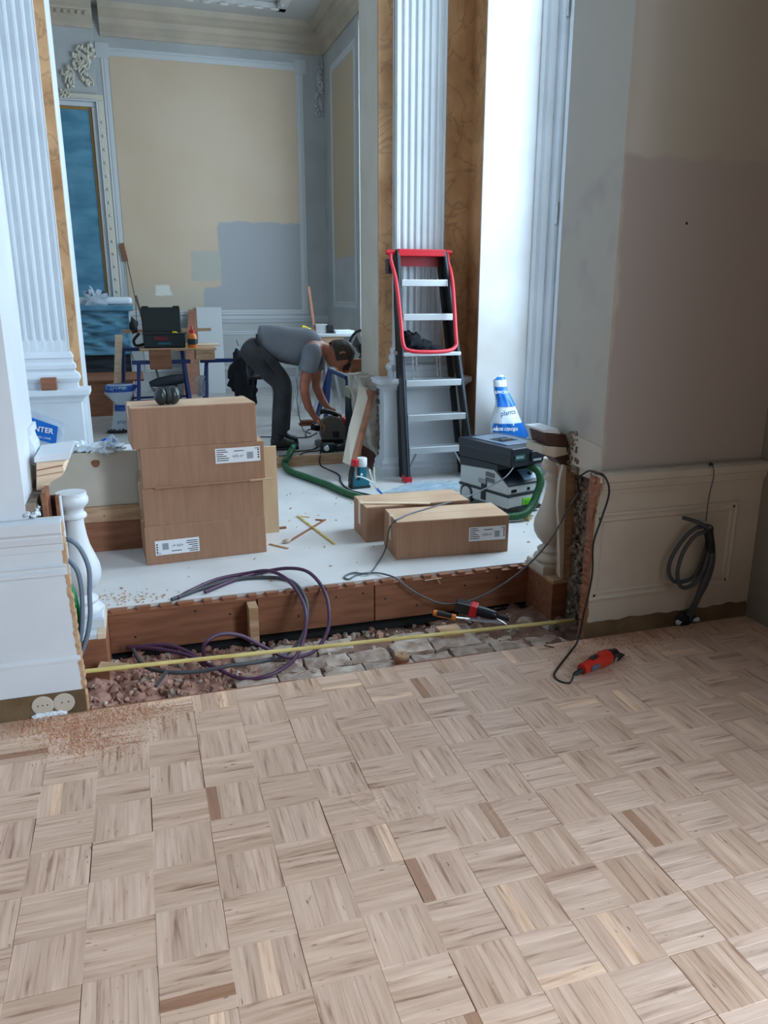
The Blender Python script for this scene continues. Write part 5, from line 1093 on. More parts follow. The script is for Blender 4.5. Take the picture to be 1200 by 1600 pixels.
# ---- worker
WY = 6.32
def wp(cx, cy, dy=0): return at(360 + cx / 5.4545, 480 + cy / 5.4545, Y=WY + dy)
def skinmesh(name, chains, m, parent, sub=2, root=0):
    """chains: list of lists of (point, radius); points that coincide are welded into one graph"""
    V = []; R = []; E = []; key = {}
    for ch in chains:
        prev = None
        for p, r in ch:
            p = Vector(p); k_ = tuple(round(c, 4) for c in p)
            if k_ not in key: key[k_] = len(V); V.append(p); R.append(r)
            i = key[k_]
            if prev is not None and prev != i: E.append((prev, i))
            prev = i
    inv = MW[parent.name].inverted(); me = bpy.data.meshes.new(name); me.from_pydata([tuple(inv @ v) for v in V], E, []); me.materials.append(m)
    o = bpy.data.objects.new(name, me); col.objects.link(o); o.parent = parent; MW[o.name] = MW[parent.name]
    q = o.modifiers.new('skin', 'SKIN'); q.use_smooth_shade = True; q.branch_smoothing = .6
    # one root for every separate piece
    adj = {i: [] for i in range(len(V))}
    for a, b in E: adj[a].append(b); adj[b].append(a)
    seen = set(); roots = set()
    for i in [root] + list(range(len(V))):
        if i in seen: continue
        roots.add(i); st = [i]
        while st:
            j = st.pop()
            if j in seen: continue
            seen.add(j); st += adj[j]
    sv = me.skin_vertices[0].data if me.skin_vertices else None
    if sv is None:
        bpy.context.view_layer.objects.active = o
        bpy.context.view_layer.update(); sv = me.skin_vertices[0].data
    for i, r in enumerate(R):
        sv[i].radius = r if isinstance(r, tuple) else (r, r); sv[i].use_root = i in roots
    s = o.modifiers.new('sub', 'SUBSURF'); s.levels = sub; s.render_levels = sub
    return o
P = thing('person', 'person in grey t-shirt and black work trousers bending over a saw', 'person', tuple(wp(430, 1170)))
pel = wp(150, 300); wst = wp(250, 300, .0); bel = wp(370, 320); che = wp(560, 320); shc = wp(700, 320); nk = wp(780, 340); nk2 = wp(835, 375)
def leg(dy, kx, ax, tox, hy=0):
    return dict(hip=wp(165, 355, dy), kn=wp(455 + kx, 655, dy), an=wp(415 + ax, 1060 + hy, dy), heel=wp(385 + ax, 1130 + hy, dy), ball=wp(500 + tox, 1160 + hy, dy), toe=wp(560 + tox, 1165 + hy, dy))
LN, LF = leg(-.09, 0, 0, 0), leg(.10, -10, 30, 0, -40)
hd = wp(930, 400); crown = wp(1000, 360); chin = wp(850, 450)
aN = [wp(700, 385, -.17), wp(655, 540, -.19), wp(628, 690, -.19), wp(655, 830, -.15), wp(712, 930, -.10)]
aF = [wp(740, 385, .17), wp(735, 520, .19), wp(728, 660, .18), wp(775, 780, .13), wp(838, 868, .06)]
body = [[(pel, .11), (wst, .105), (bel, .115), (che, .125), (shc, .11), (nk, .06), (nk2, .055), (wp(870, 390), .06)]]
for L_ in (LN, LF): body.append([(pel, .11), (L_['hip'], .085), (L_['hip'].lerp(L_['kn'], .5), .075), (L_['kn'], .058), (L_['kn'].lerp(L_['an'], .35), .055), (L_['an'], .035), (Vector((L_['an'].x, L_['an'].y, Z2 + .05)), .03)])
for A in (aN, aF): body.append([(shc, .11), (A[0], .062), (A[1], .05), (A[2], .042), (A[3], .037), (A[4], .026)])
def hand(A, fwd, dn, side):
    w_ = A[-1]; palm = w_ + fwd * .055 + dn * .02; ch = [[(w_, .026), (palm, (.036, .022))]]
    for i, (o_, l) in enumerate(((-.027, .062), (-.009, .072), (.009, .068), (.027, .055))):
        b = palm + side * o_ + fwd * .015; ch.append([(b, .0095), (b + fwd * l * .45 + dn * l * .15, .009), (b + fwd * l * .65 + dn * l * .55, .0085), (b + fwd * l * .5 + dn * l * .95, .0075)])
    b = palm - side * .03 - fwd * .03; ch.append([(b, .011), (b - side * .022 + fwd * .02 + dn * .01, .010), (b - side * .018 + fwd * .045 + dn * .03, .009)])
    return ch
body += hand(aN, Vector((.85, .1, -.5)).normalized(), Vector((-.2, 0, -.97)).normalized(), Vector((0, 1, 0)))
body += hand(aF, Vector((.97, -.05, -.2)).normalized(), Vector((0, 0, -1)), Vector((0, -1, 0)))
skinmesh('body', body, skin_m, P, 2)
# head: shaped by displacing a sphere; face looks down and right
def headmesh():
    g = M(); F_ = (wp(905, 530) - wp(940, 400)).normalized(); U_ = (wp(1010, 380) - wp(850, 420)).normalized(); F_ = (F_ - U_ * F_.dot(U_)).normalized(); S_ = F_.cross(U_).normalized(); c = wp(925, 405)
    vs = []; nu, nv = 32, 24
    for i in range(nv + 1):
        th = PI * i / nv
        for k_ in range(nu):
            ph = 2 * PI * k_ / nu; x, y, z = math.sin(th) * math.cos(ph), math.sin(th) * math.sin(ph), math.cos(th)   # x forward, y side, z up
            rx, ry, rz_ = .103, .080, .122
            px_, py_, pz = x * rx, y * ry, z * rz_
            if z < 0: py_ *= 1 + .28 * z; px_ *= 1 + .10 * z
            if x > .3: 
                py_ *= 1 - .12 * (x - .3)
                px_ += .026 * math.exp(-((py_ / .014) ** 2) - (((pz + .015) / .020) ** 2))          # nose
                px_ += .008 * math.exp(-((py_ / .024) ** 2) - (((pz + .055) / .010) ** 2)) - .004 * math.exp(-((py_ / .022) ** 2) - (((pz + .046) / .004) ** 2))   # mouth
                px_ -= .010 * sum(math.exp(-(((py_ - s * .032) / .014) ** 2) - (((pz - .012) / .010) ** 2)) for s in (1, -1))      # sockets
                px_ += .010 * math.exp(-((py_ / .020) ** 2) - (((pz + .095) / .018) ** 2))
            vs.append(c + F_ * px_ + S_ * py_ + U_ * pz)
    g.add(vs, [(i * nu + k_, (i + 1) * nu + k_, (i + 1) * nu + (k_ + 1) % nu, i * nu + (k_ + 1) % nu) for i in range(nv) for k_ in range(nu)], True)
    return g, c, F_, S_, U_
g, hc, HF, HS, HU = headmesh()
for s in (1, -1):
    e_ = hc + HS * s * .076 - HF * .005; g.blob(e_, (.012, .012, .012), 1, .1)
    g.tube([e_ + HU * .028, e_ + HS * s * .012 + HU * .03 - HF * .012, e_ + HS * s * .014 - HF * .018, e_ + HS * s * .008 - HU * .028], [.006, .008, .008, .005], 8, 4)
head = g.build('head', skin_m, P)
for s in (1, -1): M().blob(hc + HF * .083 + HS * s * .031 + HU * .012, .010, 1, 0).build('eye', mat('eye', s2l(120, 110, 104), .3), head)
hr = M(); vs = []; nu, nv = 36, 22
for i in range(nv + 1):
    th = PI * .62 * i / nv
    for k_ in range(nu):
        ph = 2 * PI * k_ / nu; x, y, z = math.sin(th) * math.cos(ph), math.sin(th) * math.sin(ph), math.cos(th)
        lim = 1.0
        if x > .35: th2 = min(th, PI * .36); x, y, z = math.sin(th2) * math.cos(ph), math.sin(th2) * math.sin(ph), math.cos(th2)
        f = 1.09 + .06 * noise.noise(Vector((x * 5, y * 5, z * 5))); vs.append(hc + HF * x * .108 * f + HS * y * .085 * f + HU * z * .126 * f - HF * .006)
hr.add(vs, [(i * nu + k_, (i + 1) * nu + k_, (i + 1) * nu + (k_ + 1) % nu, i * nu + (k_ + 1) % nu) for i in range(nv) for k_ in range(nu)], True)
for i in range(16):
    b = hc + HF * (.085 + .01 * math.sin(i)) + HU * (.06 + .02 * math.cos(i * 2)) + HS * (-.05 + i * .0065); hr.tube([b, b + HF * .02 - HU * .02 + Vector((0, 0, -.01)), b + HF * .025 - HU * .035 + Vector((.004, 0, -.028))], [.008, .006, .002], 5, 3)
hr.build('hair', hair_m, P)
# clothing
shirt = [[(wp(232, 285), (.10, .125)), (wp(250, 286), (.11, .135)), (wp(330, 295), (.125, .145)), (wp(450, 320), (.152, .155)), (wp(570, 340), (.17, .165)), (wp(680, 338), (.145, .17)), (wp(740, 335), (.09, .11)), (wp(775, 340), (.066, .075))]]
for A in (aN, aF): shirt.append([(wp(672, 345, A[0].y - WY - (.06 if A[0].y > WY else -.06)), .085), (A[0], .092), (A[0].lerp(A[1], .5), .084), (A[1] + Vector((0, 0, .0)), .080), (A[1].lerp(A[2], .12), .078)])
so_ = skinmesh('t_shirt', shirt, tee, P, 2)
tr = [[(wp(215, 300), (.115, .13)), (pel, (.13, .15))]]
for L_ in (LN, LF): tr.append([(pel, (.13, .15)), (L_['hip'], .115), (L_['hip'].lerp(L_['kn'], .5), .105), (L_['kn'], .085), (L_['kn'].lerp(L_['an'], .4), .08), (L_['an'] + Vector((0, 0, -.005)), .066), (L_['an'] + Vector((0, 0, -.04)), .066)])
to_ = skinmesh('trousers', tr, trouser, P, 2)
for L_ in (LN, LF):
    k1 = L_['hip'].lerp(L_['kn'], .45); M().bar(k1 + Vector((-.02, -.10, .06)), k1 + Vector((.06, -.105, -.05)), .01, .10, (0, 1, 0)).build('thigh_pocket', trouser, to_, bev=.008) if L_ is LN else None
M().tube([wp(228, 235, -.10), wp(235, 300, -.15), wp(240, 360, -.12)], .012, 8, 4).build('belt', black_matte, P)
M().bar(wp(50, 280, -.1), wp(70, 330, -.1), .012, .006).build('hand_tool', mat('dull_metal', 0), P)
for L_ in (LN, LF):
    z0 = Z2; an = L_['an']; hl = Vector((L_['heel'].x, an.y, z0)); tl = L_['ball'].x + .045
    g = M(); st = [(hl.x - .035, .045, .09), (hl.x, .05, .115), (hl.x + .05, .05, .115), (hl.x + .09, .048, .085), (hl.x + .15, .052, .065), (tl - .03, .054, .058), (tl + .01, .045, .045), (tl + .03, .025, .03)]
    n = 14; vs = []
    for x, w2, h in st:
        for k_ in range(n):
            th = 2 * PI * k_ / n; vs.append((x, an.y + math.cos(th) * w2, max(z0 + .018, z0 + h * .5 + math.sin(th) * h * .55)))
    g.add(vs, [(i * n + k_, i * n + (k_ + 1) % n, (i + 1) * n + (k_ + 1) % n, (i + 1) * n + k_) for i in range(len(st) - 1) for k_ in range(n)] + [tuple(range(n - 1, -1, -1)), tuple(range((len(st) - 1) * n, len(st) * n))], True)
    g.tube([(hl.x + .015, an.y, z0 + .06), (hl.x + .02, an.y, z0 + .12), Vector((an.x, an.y, z0 + .19))], [.05, .052, .05], 14, 3)
    bo = g.build('boot', boot, P)
    M().prism([(hl.x - .04, an.y - .045), (tl - .02, an.y - .058), (tl + .03, an.y - .03), (tl + .03, an.y + .03), (tl - .02, an.y + .058), (hl.x - .04, an.y + .045)], 2, z0, z0 + .02).build('sole', rubber, bo)

# ---- bench saw that the worker holds
t = thing('mitre_saw', 'dark portable mitre saw on the floor under the worker hands', 'power tool', tuple(wp(880, 1200)))
sy = WY - .06
def sp_(cx, cy, y=sy): return at(360 + cx / 5.4545, 480 + cy / 5.4545, Y=y)
ol = [(755, 1000), (760, 975), (800, 945), (860, 925), (920, 935), (955, 975), (975, 1040), (985, 1110), (960, 1125), (780, 1125), (765, 1080)]
pts = [sp_(*q) for q in ol]; M().prism([(p.x, p.z) for p in pts], 1, sy - .04, sy + .04).build('blade_guard', mat('saw_grey', s2l(92, 88, 80), .5), t, bev=.006)
M().prism([(sp_(*q).x, sp_(*q).z) for q in ((860, 1050), (915, 1050), (915, 1100), (860, 1100))], 1, sy - .043, sy - .04).build('guard_plate', black_plastic, t)
c = sp_(1000, 1000, sy + .02); M().tube([sp_(930, 960, sy + .05), sp_(1020, 1000, sy + .05)], .04, 16, 1).build('motor', tool_red, t)
M().tube([sp_(760, 900, sy), sp_(800, 885, sy), sp_(870, 900, sy), sp_(920, 925, sy)], .02, 12, 4).build('handle', black_plastic, t); M().tube([sp_(700, 1020, sy - .02), sp_(750, 1030, sy)], .028, 12, 1).build('knob', black_plastic, t)
a, b = sp_(745, 1130), sp_(1010, 1140); M().box(a.x, b.x, sy - .13, sy + .13, Z2, Z2 + .035).build('base', black_plastic, t, bev=.006)
M().box(a.x + .03, b.x - .05, sy - .02, sy + .0, Z2 + .035, Z2 + .085).build('fence', black_matte, t, bev=.004)
t = thing('battery_pack', 'small black battery tool on the floor right of the saw', 'battery', tuple(sp_(930, 1200, sy - .2)))
a, b = sp_(890, 1200, sy - .22), sp_(968, 1200, sy - .22); M().box(a.x, b.x, sy - .26, sy - .18, Z2, Z2 + .05).build('housing', black_plastic, t, bev=.008); M().box(a.x + .02, b.x - .03, sy - .24, sy - .2, Z2 + .05, Z2 + .054).build('contact_plate', chrome, t)
t = thing('cordless_grinder', 'small dark teal cordless tool before the saw', 'power tool', tuple(sp_(810, 1190, sy - .2)))
a, b = sp_(770, 1190, sy - .22), sp_(880, 1190, sy - .22); M().box(a.x, b.x, sy - .27, sy - .19, Z2, Z2 + .07).build('housing', dark_teal, t, bev=.012); M().lathe([(.02, -.01), (.024, 0), (.024, .03), (.02, .035)], (a.x + .03, sy - .27, Z2 + .04), 16, (0, -1, 0)).build('collar', chrome, t)
solo(M().bar(sp_(590, 1000, sy + .1) , sp_(700, 995, sy + .1), .08, .018).bar(sp_(600, 975, sy + .1), sp_(700, 970, sy + .1), .08, .018), 'timber_piece', brown_wood, 'brown timber piece lying left of the saw under the worker arms', 'timber')
for i, (pts, l) in enumerate((([(700, 1035), (655, 1050), (640, 1085), (665, 1105), (740, 1070)], 'short black cable loop left of the saw'), ([(740, 1190), (690, 1215), (520, 1235), (470, 1270), (430, 1290)], 'black cable from the saw toward the green hose'), ([(800, 1205), (730, 1225), (640, 1235), (612, 1265), (640, 1290), (640, 1305)], 'black cable curling over the step edge below the saw'), ([(255, 1105), (340, 1105), (600, 1112), (690, 1100)], 'thin black cable crossing the back floor behind the boots'), ([(560, 600), (575, 700), (570, 820), (610, 890), (680, 930)], 'thin grey cable hanging down behind the worker arm'))):
    if i == 4: q = [at(360 + a / 5.4545, 480 + b / 5.4545, Y=7.6 - .18 * k_) for k_, (a, b) in enumerate(pts)]; q[-1].z = Z2 + .005; q[-2].z = min(q[-2].z, Z2 + .02)
    else: q = [Z(360 + a / 5.4545, 480 + b / 5.4545, Z2 + .006) for a, b in pts]; q = [p if p.y > 5.94 else Vector((p.x, 5.945, Z2 + .006)) for p in q]
    solo(M().tube(q, .005, 6, 5), 'power_cable', black_cord if i < 4 else cable_dark, l, 'cable', 'cables on the back room floor')

# ---- back room furniture
def Bk(cx, cy, y): return at(180 + cx / 5.4545, 440 + cy / 5.4545, Y=y)     # pixel of the toolbox crop
def trestle(label, y, x0, x1, ztop, foot, loc=None):
    t = thing('trestle', label, 'trestle', ((x0 + x1) / 2, y, Z2), 0, 'blue steel trestles')
    M().bar((x0 - .06, y, ztop), (x1 + .06, y, ztop), .035, .035).build('crossbar', blue_steel, t, bev=.004)
    for x, s in ((x0, -1), (x1, 1)):
        for d in (-1, 1): M().bar((x, y, ztop - .01), (x + s * .05, y + d * foot, Z2), .028, .028).build('leg', blue_steel, t)
        M().bar((x + s * .035, y - foot * .7, Z2 + (ztop - Z2) * .3), (x + s * .035, y + foot * .7, Z2 + (ztop - Z2) * .3), .02, .02).build('brace', blue_steel, t)
    for d in (-1, 1): M().bar((x0 - .035, y + d * foot * .7, Z2 + (ztop - Z2) * .3), (x1 + .035, y + d * foot * .7, Z2 + (ztop - Z2) * .3), .02, .02).build('brace', blue_steel, t)
    return t
TYn, TYf = 7.55, 8.15
xa, xb = Bk(200, 690, TYn).x, Bk(1080, 680, TYn).x; zn = Bk(200, 690, TYn).z
trestle('near blue steel trestle carrying the open toolbox boards', TYn, xa, xa + .40, zn, .22)
trestle('right blue steel trestle beside the worker hip', TYn + .02, Bk(780, 680, TYn).x, xb, zn, .22)
xf = Bk(70, 578, TYf).x; zf = Bk(70, 578, TYf).z
trestle('far blue steel trestle behind the toolbox', TYf, xf, xf + .55, zf, .2)
zb = max(zn, zf) + .02
a, b = Bk(210, 610, TYn), Bk(860, 600, TYn)
BD = solo(M().box(a.x, b.x, TYn - .05, TYf + .15, zb, zb + .018), 'worktop_board', raw_wood, 'brown board laid over the blue trestles under the toolbox', 'board', bev=.002)
q0, q1 = Bk(690, 640, TYn - .1), Bk(850, 640, TYn - .1)
solo(M().box(q0.x, q1.x, TYn - .12, TYn + .1, zn + .0175, zb - .001).box(q0.x, q1.x, TYn - .12, TYn - .055, zb - .001, zb + .012), 'wood_block', raw_wood, 'thick sawn wood block at the right end of the worktop board', 'block', bev=.003)
q0, q1 = Bk(290, 640, TYn - .1), Bk(480, 640, TYn - .1)
solo(M().box(q0.x, q1.x, TYn - .085, TYn - .055, zn - .06, zb + .016), 'wood_offcut', brown_wood, 'flat brown offcut hanging on the front of the worktop board', 'offcut', bev=.003)
solo(M().bar(Bk(60, 425, 8.2), Bk(815, 408, 8.2), .03, .03), 'batten', raw_wood, 'thin wooden batten lying level behind the open toolbox', 'batten')
q0, q1 = Bk(620, 570, TYf - .2), Bk(880, 552, TYf - .2)
solo(M().box(q0.x, q1.x, TYf - .35, TYf - .1, zb + .0185, zb + .030), 'pale_board', light_wood, 'pale thin board on the worktop right of the orange bottle', 'board')
# toolbox
a, b = Bk(250, 600, TYn + .08), Bk(605, 600, TYn + .08); zt0 = zb + .019; h1 = Bk(400, 440, TYn + .08).z - zt0
t = thing('toolbox', 'open dark green plastic toolbox standing on the trestle board', 'toolbox', (a.x, TYn + .08, zt0))
M().box(a.x, b.x, TYn + .08, TYn + .36, zt0, zt0 + h1 * .92).build('case', dark_teal, t, bev=.010)
M().box(a.x - .008, b.x + .008, TYn + .075, TYn + .365, zt0 + h1 * .9, zt0 + h1).build('rim', black_plastic, t, bev=.006)
la, lb, lc, ld = Bk(235, 430, TYn + .36), Bk(565, 420, TYn + .36), Bk(550, 212, TYn + .42), Bk(212, 220, TYn + .42)
zl = zt0 + h1
M().hexa([(la.x, TYn + .36, zl), (lb.x, TYn + .36, zl), (lb.x, TYn + .40, zl), (la.x, TYn + .40, zl), (ld.x, TYn + .42, ld.z), (lc.x, TYn + .42, ld.z), (lc.x, TYn + .46, ld.z), (ld.x, TYn + .46, ld.z)]).build('lid', mat('lid_black_green', s2l(8, 26, 28), .45), t, bev=.008)
for fx in (.12, .9): M().box(ld.x + (lc.x - ld.x) * fx - .03, ld.x + (lc.x - ld.x) * fx + .03, TYn + .42, TYn + .46, ld.z, ld.z + .012).build('latch', black_plastic, t)
M().box(a.x + (b.x - a.x) * .33, b.x - (b.x - a.x) * .35, TYn + .076, TYn + .081, zt0 + .03, zt0 + .05).build('front_grip', teal, t, bev=.002)
text(t, 'BOSCH', (a.x + (b.x - a.x) * .42, TYn + .072, zt0 + h1 * .66), .034, (PI / 2, 0, 0), red_plastic); M().box(a.x + (b.x - a.x) * .35, a.x + (b.x - a.x) * .6, TYn + .074, TYn + .079, zt0 + h1 * .5, zt0 + h1 * .53).build('print_line', mat('dull_red', s2l(130, 40, 46), .5), t)
M().tube([(a.x + .0, TYn + .2, zt0 + .03), (a.x - .07, TYn + .19, zt0 + .02), (a.x - .085, TYn + .19, zt0 + .07), (a.x - .03, TYn + .2, zt0 + .13)], .013, 8, 5).build('strap', black_matte, t)
solo(M().blob((a.x - .075, TYn + .38, zl + .06), (.04, .04, .07), 3, .3), 'tool_pouch', black_matte, 'black pouch hanging left of the toolbox lid', 'pouch')
q0 = Bk(175, 118, 8.5); q1 = Bk(225, 300, 8.5); q2 = q0 + (q1 - q0) * ((q0.z - Z2) / (q0.z - q1.z))
solo(M().bar(q0, q2, .022, .012, (0, 1, 0)), 'spirit_level', mat('grey_bar', s2l(96, 90, 84), .5), 'thin grey bar leaning up behind the toolbox lid', 'bar')
c = Bk(510, 437, TYn + .1); solo(M().tube([Bk(488, 432, TYn + .12), Bk(512, 434, TYn + .12), Bk(530, 444, TYn + .12)], .010, 8, 3), 'yellow_clip', yellow_p, 'small yellow clip on the toolbox rim', 'clip')
c = Bk(662, 575, TYn + .05)
t = thing('glue_bottle', 'orange glue bottle with red cap on the worktop right of the toolbox', 'bottle', (c.x, TYn + .05, zt0))
hb = Bk(662, 440, TYn + .05).z - zt0; M().lathe([(.040, 0), (.043, .01), (.043, hb * .78), (.036, hb * .92), (.022, hb)], (0, 0, 0), 20).build('bottle', orange, t, world=False); M().lathe([(.0445, .03), (.0445, hb * .62)], (0, 0, 0), 20).build('label', dark_teal, t, world=False); M().lathe([(.024, hb), (.024, hb + .03), (.010, hb + .035), (.006, hb + .07)], (0, 0, 0), 16).build('cap', red_plastic, t, world=False)
# things hanging and lying under the trestles
c = Bk(420, 860, TYn - .1)
t = thing('corded_drill', 'dark power drill lying on the floor under the near trestle', 'power tool', (c.x, TYn - .1, Z2)); z_ = c.z
M().tube([(c.x - .13, TYn - .1, z_ - .02), (c.x - .05, TYn - .1, z_ + .0), (c.x + .08, TYn - .1, z_ + .02), (c.x + .17, TYn - .1, z_ + .03)], [.03, .045, .05, .04], 14, 4).build('motor', mat('drill_blue', s2l(20, 30, 44), .4), t); M().bar((c.x + .1, TYn - .1, z_ + .02), (c.x + .06, TYn - .1, z_ - .13), .035, .05).build('grip', black_plastic, t, bev=.008); M().box(c.x - .02, c.x + .14, TYn - .15, TYn - .05, Z2, z_ - .1).build('stand', black_plastic, t, bev=.01)
for i in range(5):
    x = 690 + i * 16; q = [Bk(x + 20, 800, TYn + .05), Bk(x - 10 + i * 6, 850, TYn + .03), Bk(x + 2, 930, TYn + .03), Bk(x + 28, 975, TYn + .05), Bk(x + 40, 880, TYn + .07), Bk(x + 22, 800, TYn + .05)]
    solo(M().tube(q, .006, 6, 5), 'hanging_wire', alu, ('leftmost', 'second from left', 'middle', 'second from right', 'rightmost')[i] + ' pale wire loop of the bunch hanging from the wood block', 'wire', 'pale wire loops below the worktop')
c = Bk(850, 950, TYn + .5); g = M()
for i, (cx_, rx_) in enumerate(((790, .10), (850, .12), (930, .11), (990, .08))): q = Bk(cx_, 965, TYn + .6); g.blob((q.x, q.y, Z2 + .05), (rx_, .09, .07), i, .5, 2.5, 16, 10)
g.v = [Vector((v.x, v.y, max(v.z, Z2))) for v in g.v]; solo(g, 'red_bag', red_bag, 'crumpled red plastic bag on the floor behind the trestles', 'bag')
# grey board leaning on the far wall, cardboard behind
a, b = Bk(715, 885, YF - .35), Bk(905, 218, YF - .06)
al, ar = Bk(725, 870, YF - .4).x, Bk(940, 870, YF - .4).x; bl, br = Bk(690, 220, YF - .06).x, Bk(903, 220, YF - .06).x
solo(M().hexa([(al, YF - .40, Z2), (ar, YF - .40, Z2), (ar, YF - .36, Z2), (al, YF - .36, Z2), (bl, YF - .07, b.z), (br, YF - .07, b.z), (br, YF - .03, b.z), (bl, YF - .03, b.z)]), 'grey_board', frame_grey, 'tall grey board leaning on the back wall behind the orange bottle', 'board')
solo(M().hexa([(al - .22, YF - .5, Z2), (al - .01, YF - .42, Z2), (al - .01, YF - .40, Z2), (al - .22, YF - .48, Z2), (bl - .10, YF - .10, b.z - .03), (bl - .005, YF - .08, b.z - .03), (bl - .005, YF - .06, b.z - .03), (bl - .10, YF - .08, b.z - .03)]), 'brown_board', brown_wood, 'brown board edge leaning just left of the tall grey board', 'board')
# mantelpiece wrapped in blue film, parcel on it
YM = 9.55
xm0, xm1 = -1.5, at(208, 470, Y=YM).x; zm1 = at(170, 476, Y=YM).z
t = thing('wrapped_mantelpiece', 'mantelpiece wrapped in blue plastic film below the covered mirror', 'mantelpiece', ((xm0 + xm1) / 2, YM, Z2))
def sheetbox(x0, x1, y, z0, z1, amp, seed, m, nm, par):
    g = M().sheet(lambda u, v: Vector((x0 + (x1 - x0) * u, y - amp * abs(noise.noise(Vector((u * 4 + v * 2.5, v * 5 - u * 2, seed)))) * 2 - amp * .5 * noise.noise(Vector((u * 11 + v * 5, v * 13, seed))), z0 + (z1 - z0) * v)), 50, 40)
    g.box(x0, x1, y + .0, YC, z0, z1); return g.build(nm, m, par)
za = at(170, 555, Y=YM).z; zbk = at(170, 580, Y=YM + .05).z
sheetbox(xm0, xm1 - .06, YM + .06, za, zm1 - .06, .045, 3, film_blue, 'film_front', t)
M().box(xm0, xm1, YM, YC, zm1 - .07, zm1 - .005).build('mantel_shelf', film_blue, t, bev=.012)
sheetbox(xm0, xm1 - .08, YM + .08, Z2, za, .01, 9, film_dark, 'dark_cover', t)
M().sheet(lambda u, v: Vector((xm1 - .06 + .05 * math.sin(v * 7) * .4, YM + .02 + .5 * u, Z2 + .1 + (zm1 - .15 - Z2) * v)) + Vector((.03 * noise.noise(Vector((u * 4, v * 6, 1))), 0, 0)), 16, 24).build('hanging_film', bag_clear, t)
pa, pb_ = at(128, 476, Y=YM + .1), at(207, 476, Y=YM + .1); zpt = at(170, 464, Y=YM + .1).z
t = thing('paper_parcel', 'white paper roll lying on the wrapped mantelpiece', 'parcel', (pa.x, YM + .1, zm1))
M().box(pa.x - .2, pb_.x, YM + .05, YM + .3, zm1, zpt).build('roll', bag_white, t, bev=.03)
g = M().blob((at(148, 470, Y=YM).x, YM + .03, (zm1 + zpt) / 2), (.10, .03, .10), 5, .6, 3, 18, 12); g.build('torn_wrap', bag_clear, t, flat=True)
# hearth boards, plywood plank, plastic bag at left
ha, hb_ = at(140, 605, Y=8.6), at(215, 588, Y=8.6)
solo(M().box(-1.4, hb_.x + .06, 8.55, 9.45, ha.z + .05, ha.z + .07).box(-1.4, hb_.x - .06, 8.56, 8.60, Z2, ha.z + .049), 'low_shelf', brown_wood, 'low brown shelf board standing before the wrapped mantelpiece', 'shelf')
a, b, c_, d = at(178, 660, Y=7.5), at(188, 660, Y=7.5), at(192, 523, Y=8.0), at(180, 523, Y=8.0)
a, b = at(176, 665, Z=Z2), at(186, 665, Z=Z2)
solo(M().hexa([a, b, b + Vector((0, .03, 0)), a + Vector((0, .03, 0)), at(180, 523, Y=a.y + .25), at(192, 523, Y=a.y + .25), at(192, 523, Y=a.y + .28), at(180, 523, Y=a.y + .28)]), 'plank', light_wood, 'pale plank leaning upright behind the clear bag at left', 'plank')
cx_ = at(186, 675, Z=Z2)
t = thing('clear_bag', 'tall clear and blue plastic sack standing left of the carton stack', 'bag', (cx_.x, cx_.y, Z2))
yb_ = cx_.y
rw = [(683, 166, 206), (670, 172, 204), (650, 178, 204), (636, 182, 202), (628, 178, 204), (614, 166, 208), (604, 165, 210), (600, 172, 205)]
def sack(g, v0, v1, grow, nu=22, nv=20):
    vs = []
    for j in range(nv + 1):
        f = (v0 + (v1 - v0) * j / nv) * (len(rw) - 1); i = min(int(f), len(rw) - 2); q = f - i; py, xa_, xb_ = [rw[i][k_] + (rw[i + 1][k_] - rw[i][k_]) * q for k_ in range(3)]
        A, B = at(xa_, py, Y=yb_), at(xb_, py, Y=yb_); c0 = (A.x + B.x) / 2; r = (B.x - A.x) / 2 + grow
        for k_ in range(nu):
            th = 2 * PI * k_ / nu; d_ = 1 + .3 * noise.noise(Vector((math.cos(th) * 2.5, math.sin(th) * 2.5, A.z * 9))) + .15 * noise.noise(Vector((math.cos(th) * 6, math.sin(th) * 6, A.z * 24))); vs.append((c0 + r * math.cos(th) * d_, yb_ + min(r, .12) * .8 * math.sin(th) * d_, max(Z2, A.z)))
    return g.add(vs, [(j * nu + k_, j * nu + (k_ + 1) % nu, (j + 1) * nu + (k_ + 1) % nu, (j + 1) * nu + k_) for j in range(nv) for k_ in range(nu)], True)
sack(M(), .13, 1, 0).build('sack', bag_clear, t); sack(M(), .74, .92, .003).build('blue_band', mat('sack_blue', s2l(20, 70, 150), .4), t); sack(M(), .37, .5, .003).build('blue_band', mat('sack_blue', 0), t); sack(M(), 0, .15, .0).build('dark_bottom', black_matte, t); sack(M(), .15, .36, -.02).build('contents', mat('sack_fill', s2l(180, 150, 130), .9), t)
text(t, 'CENTER', at(182, 606, Y=yb_ - .14), .05, (PI / 2, 0, 0), mat('pale_blue', s2l(130, 170, 210), .5)); text(t, 'plants', at(194, 659, Y=yb_ - .12), .05, (PI / 2, 0, 0), bag_print)
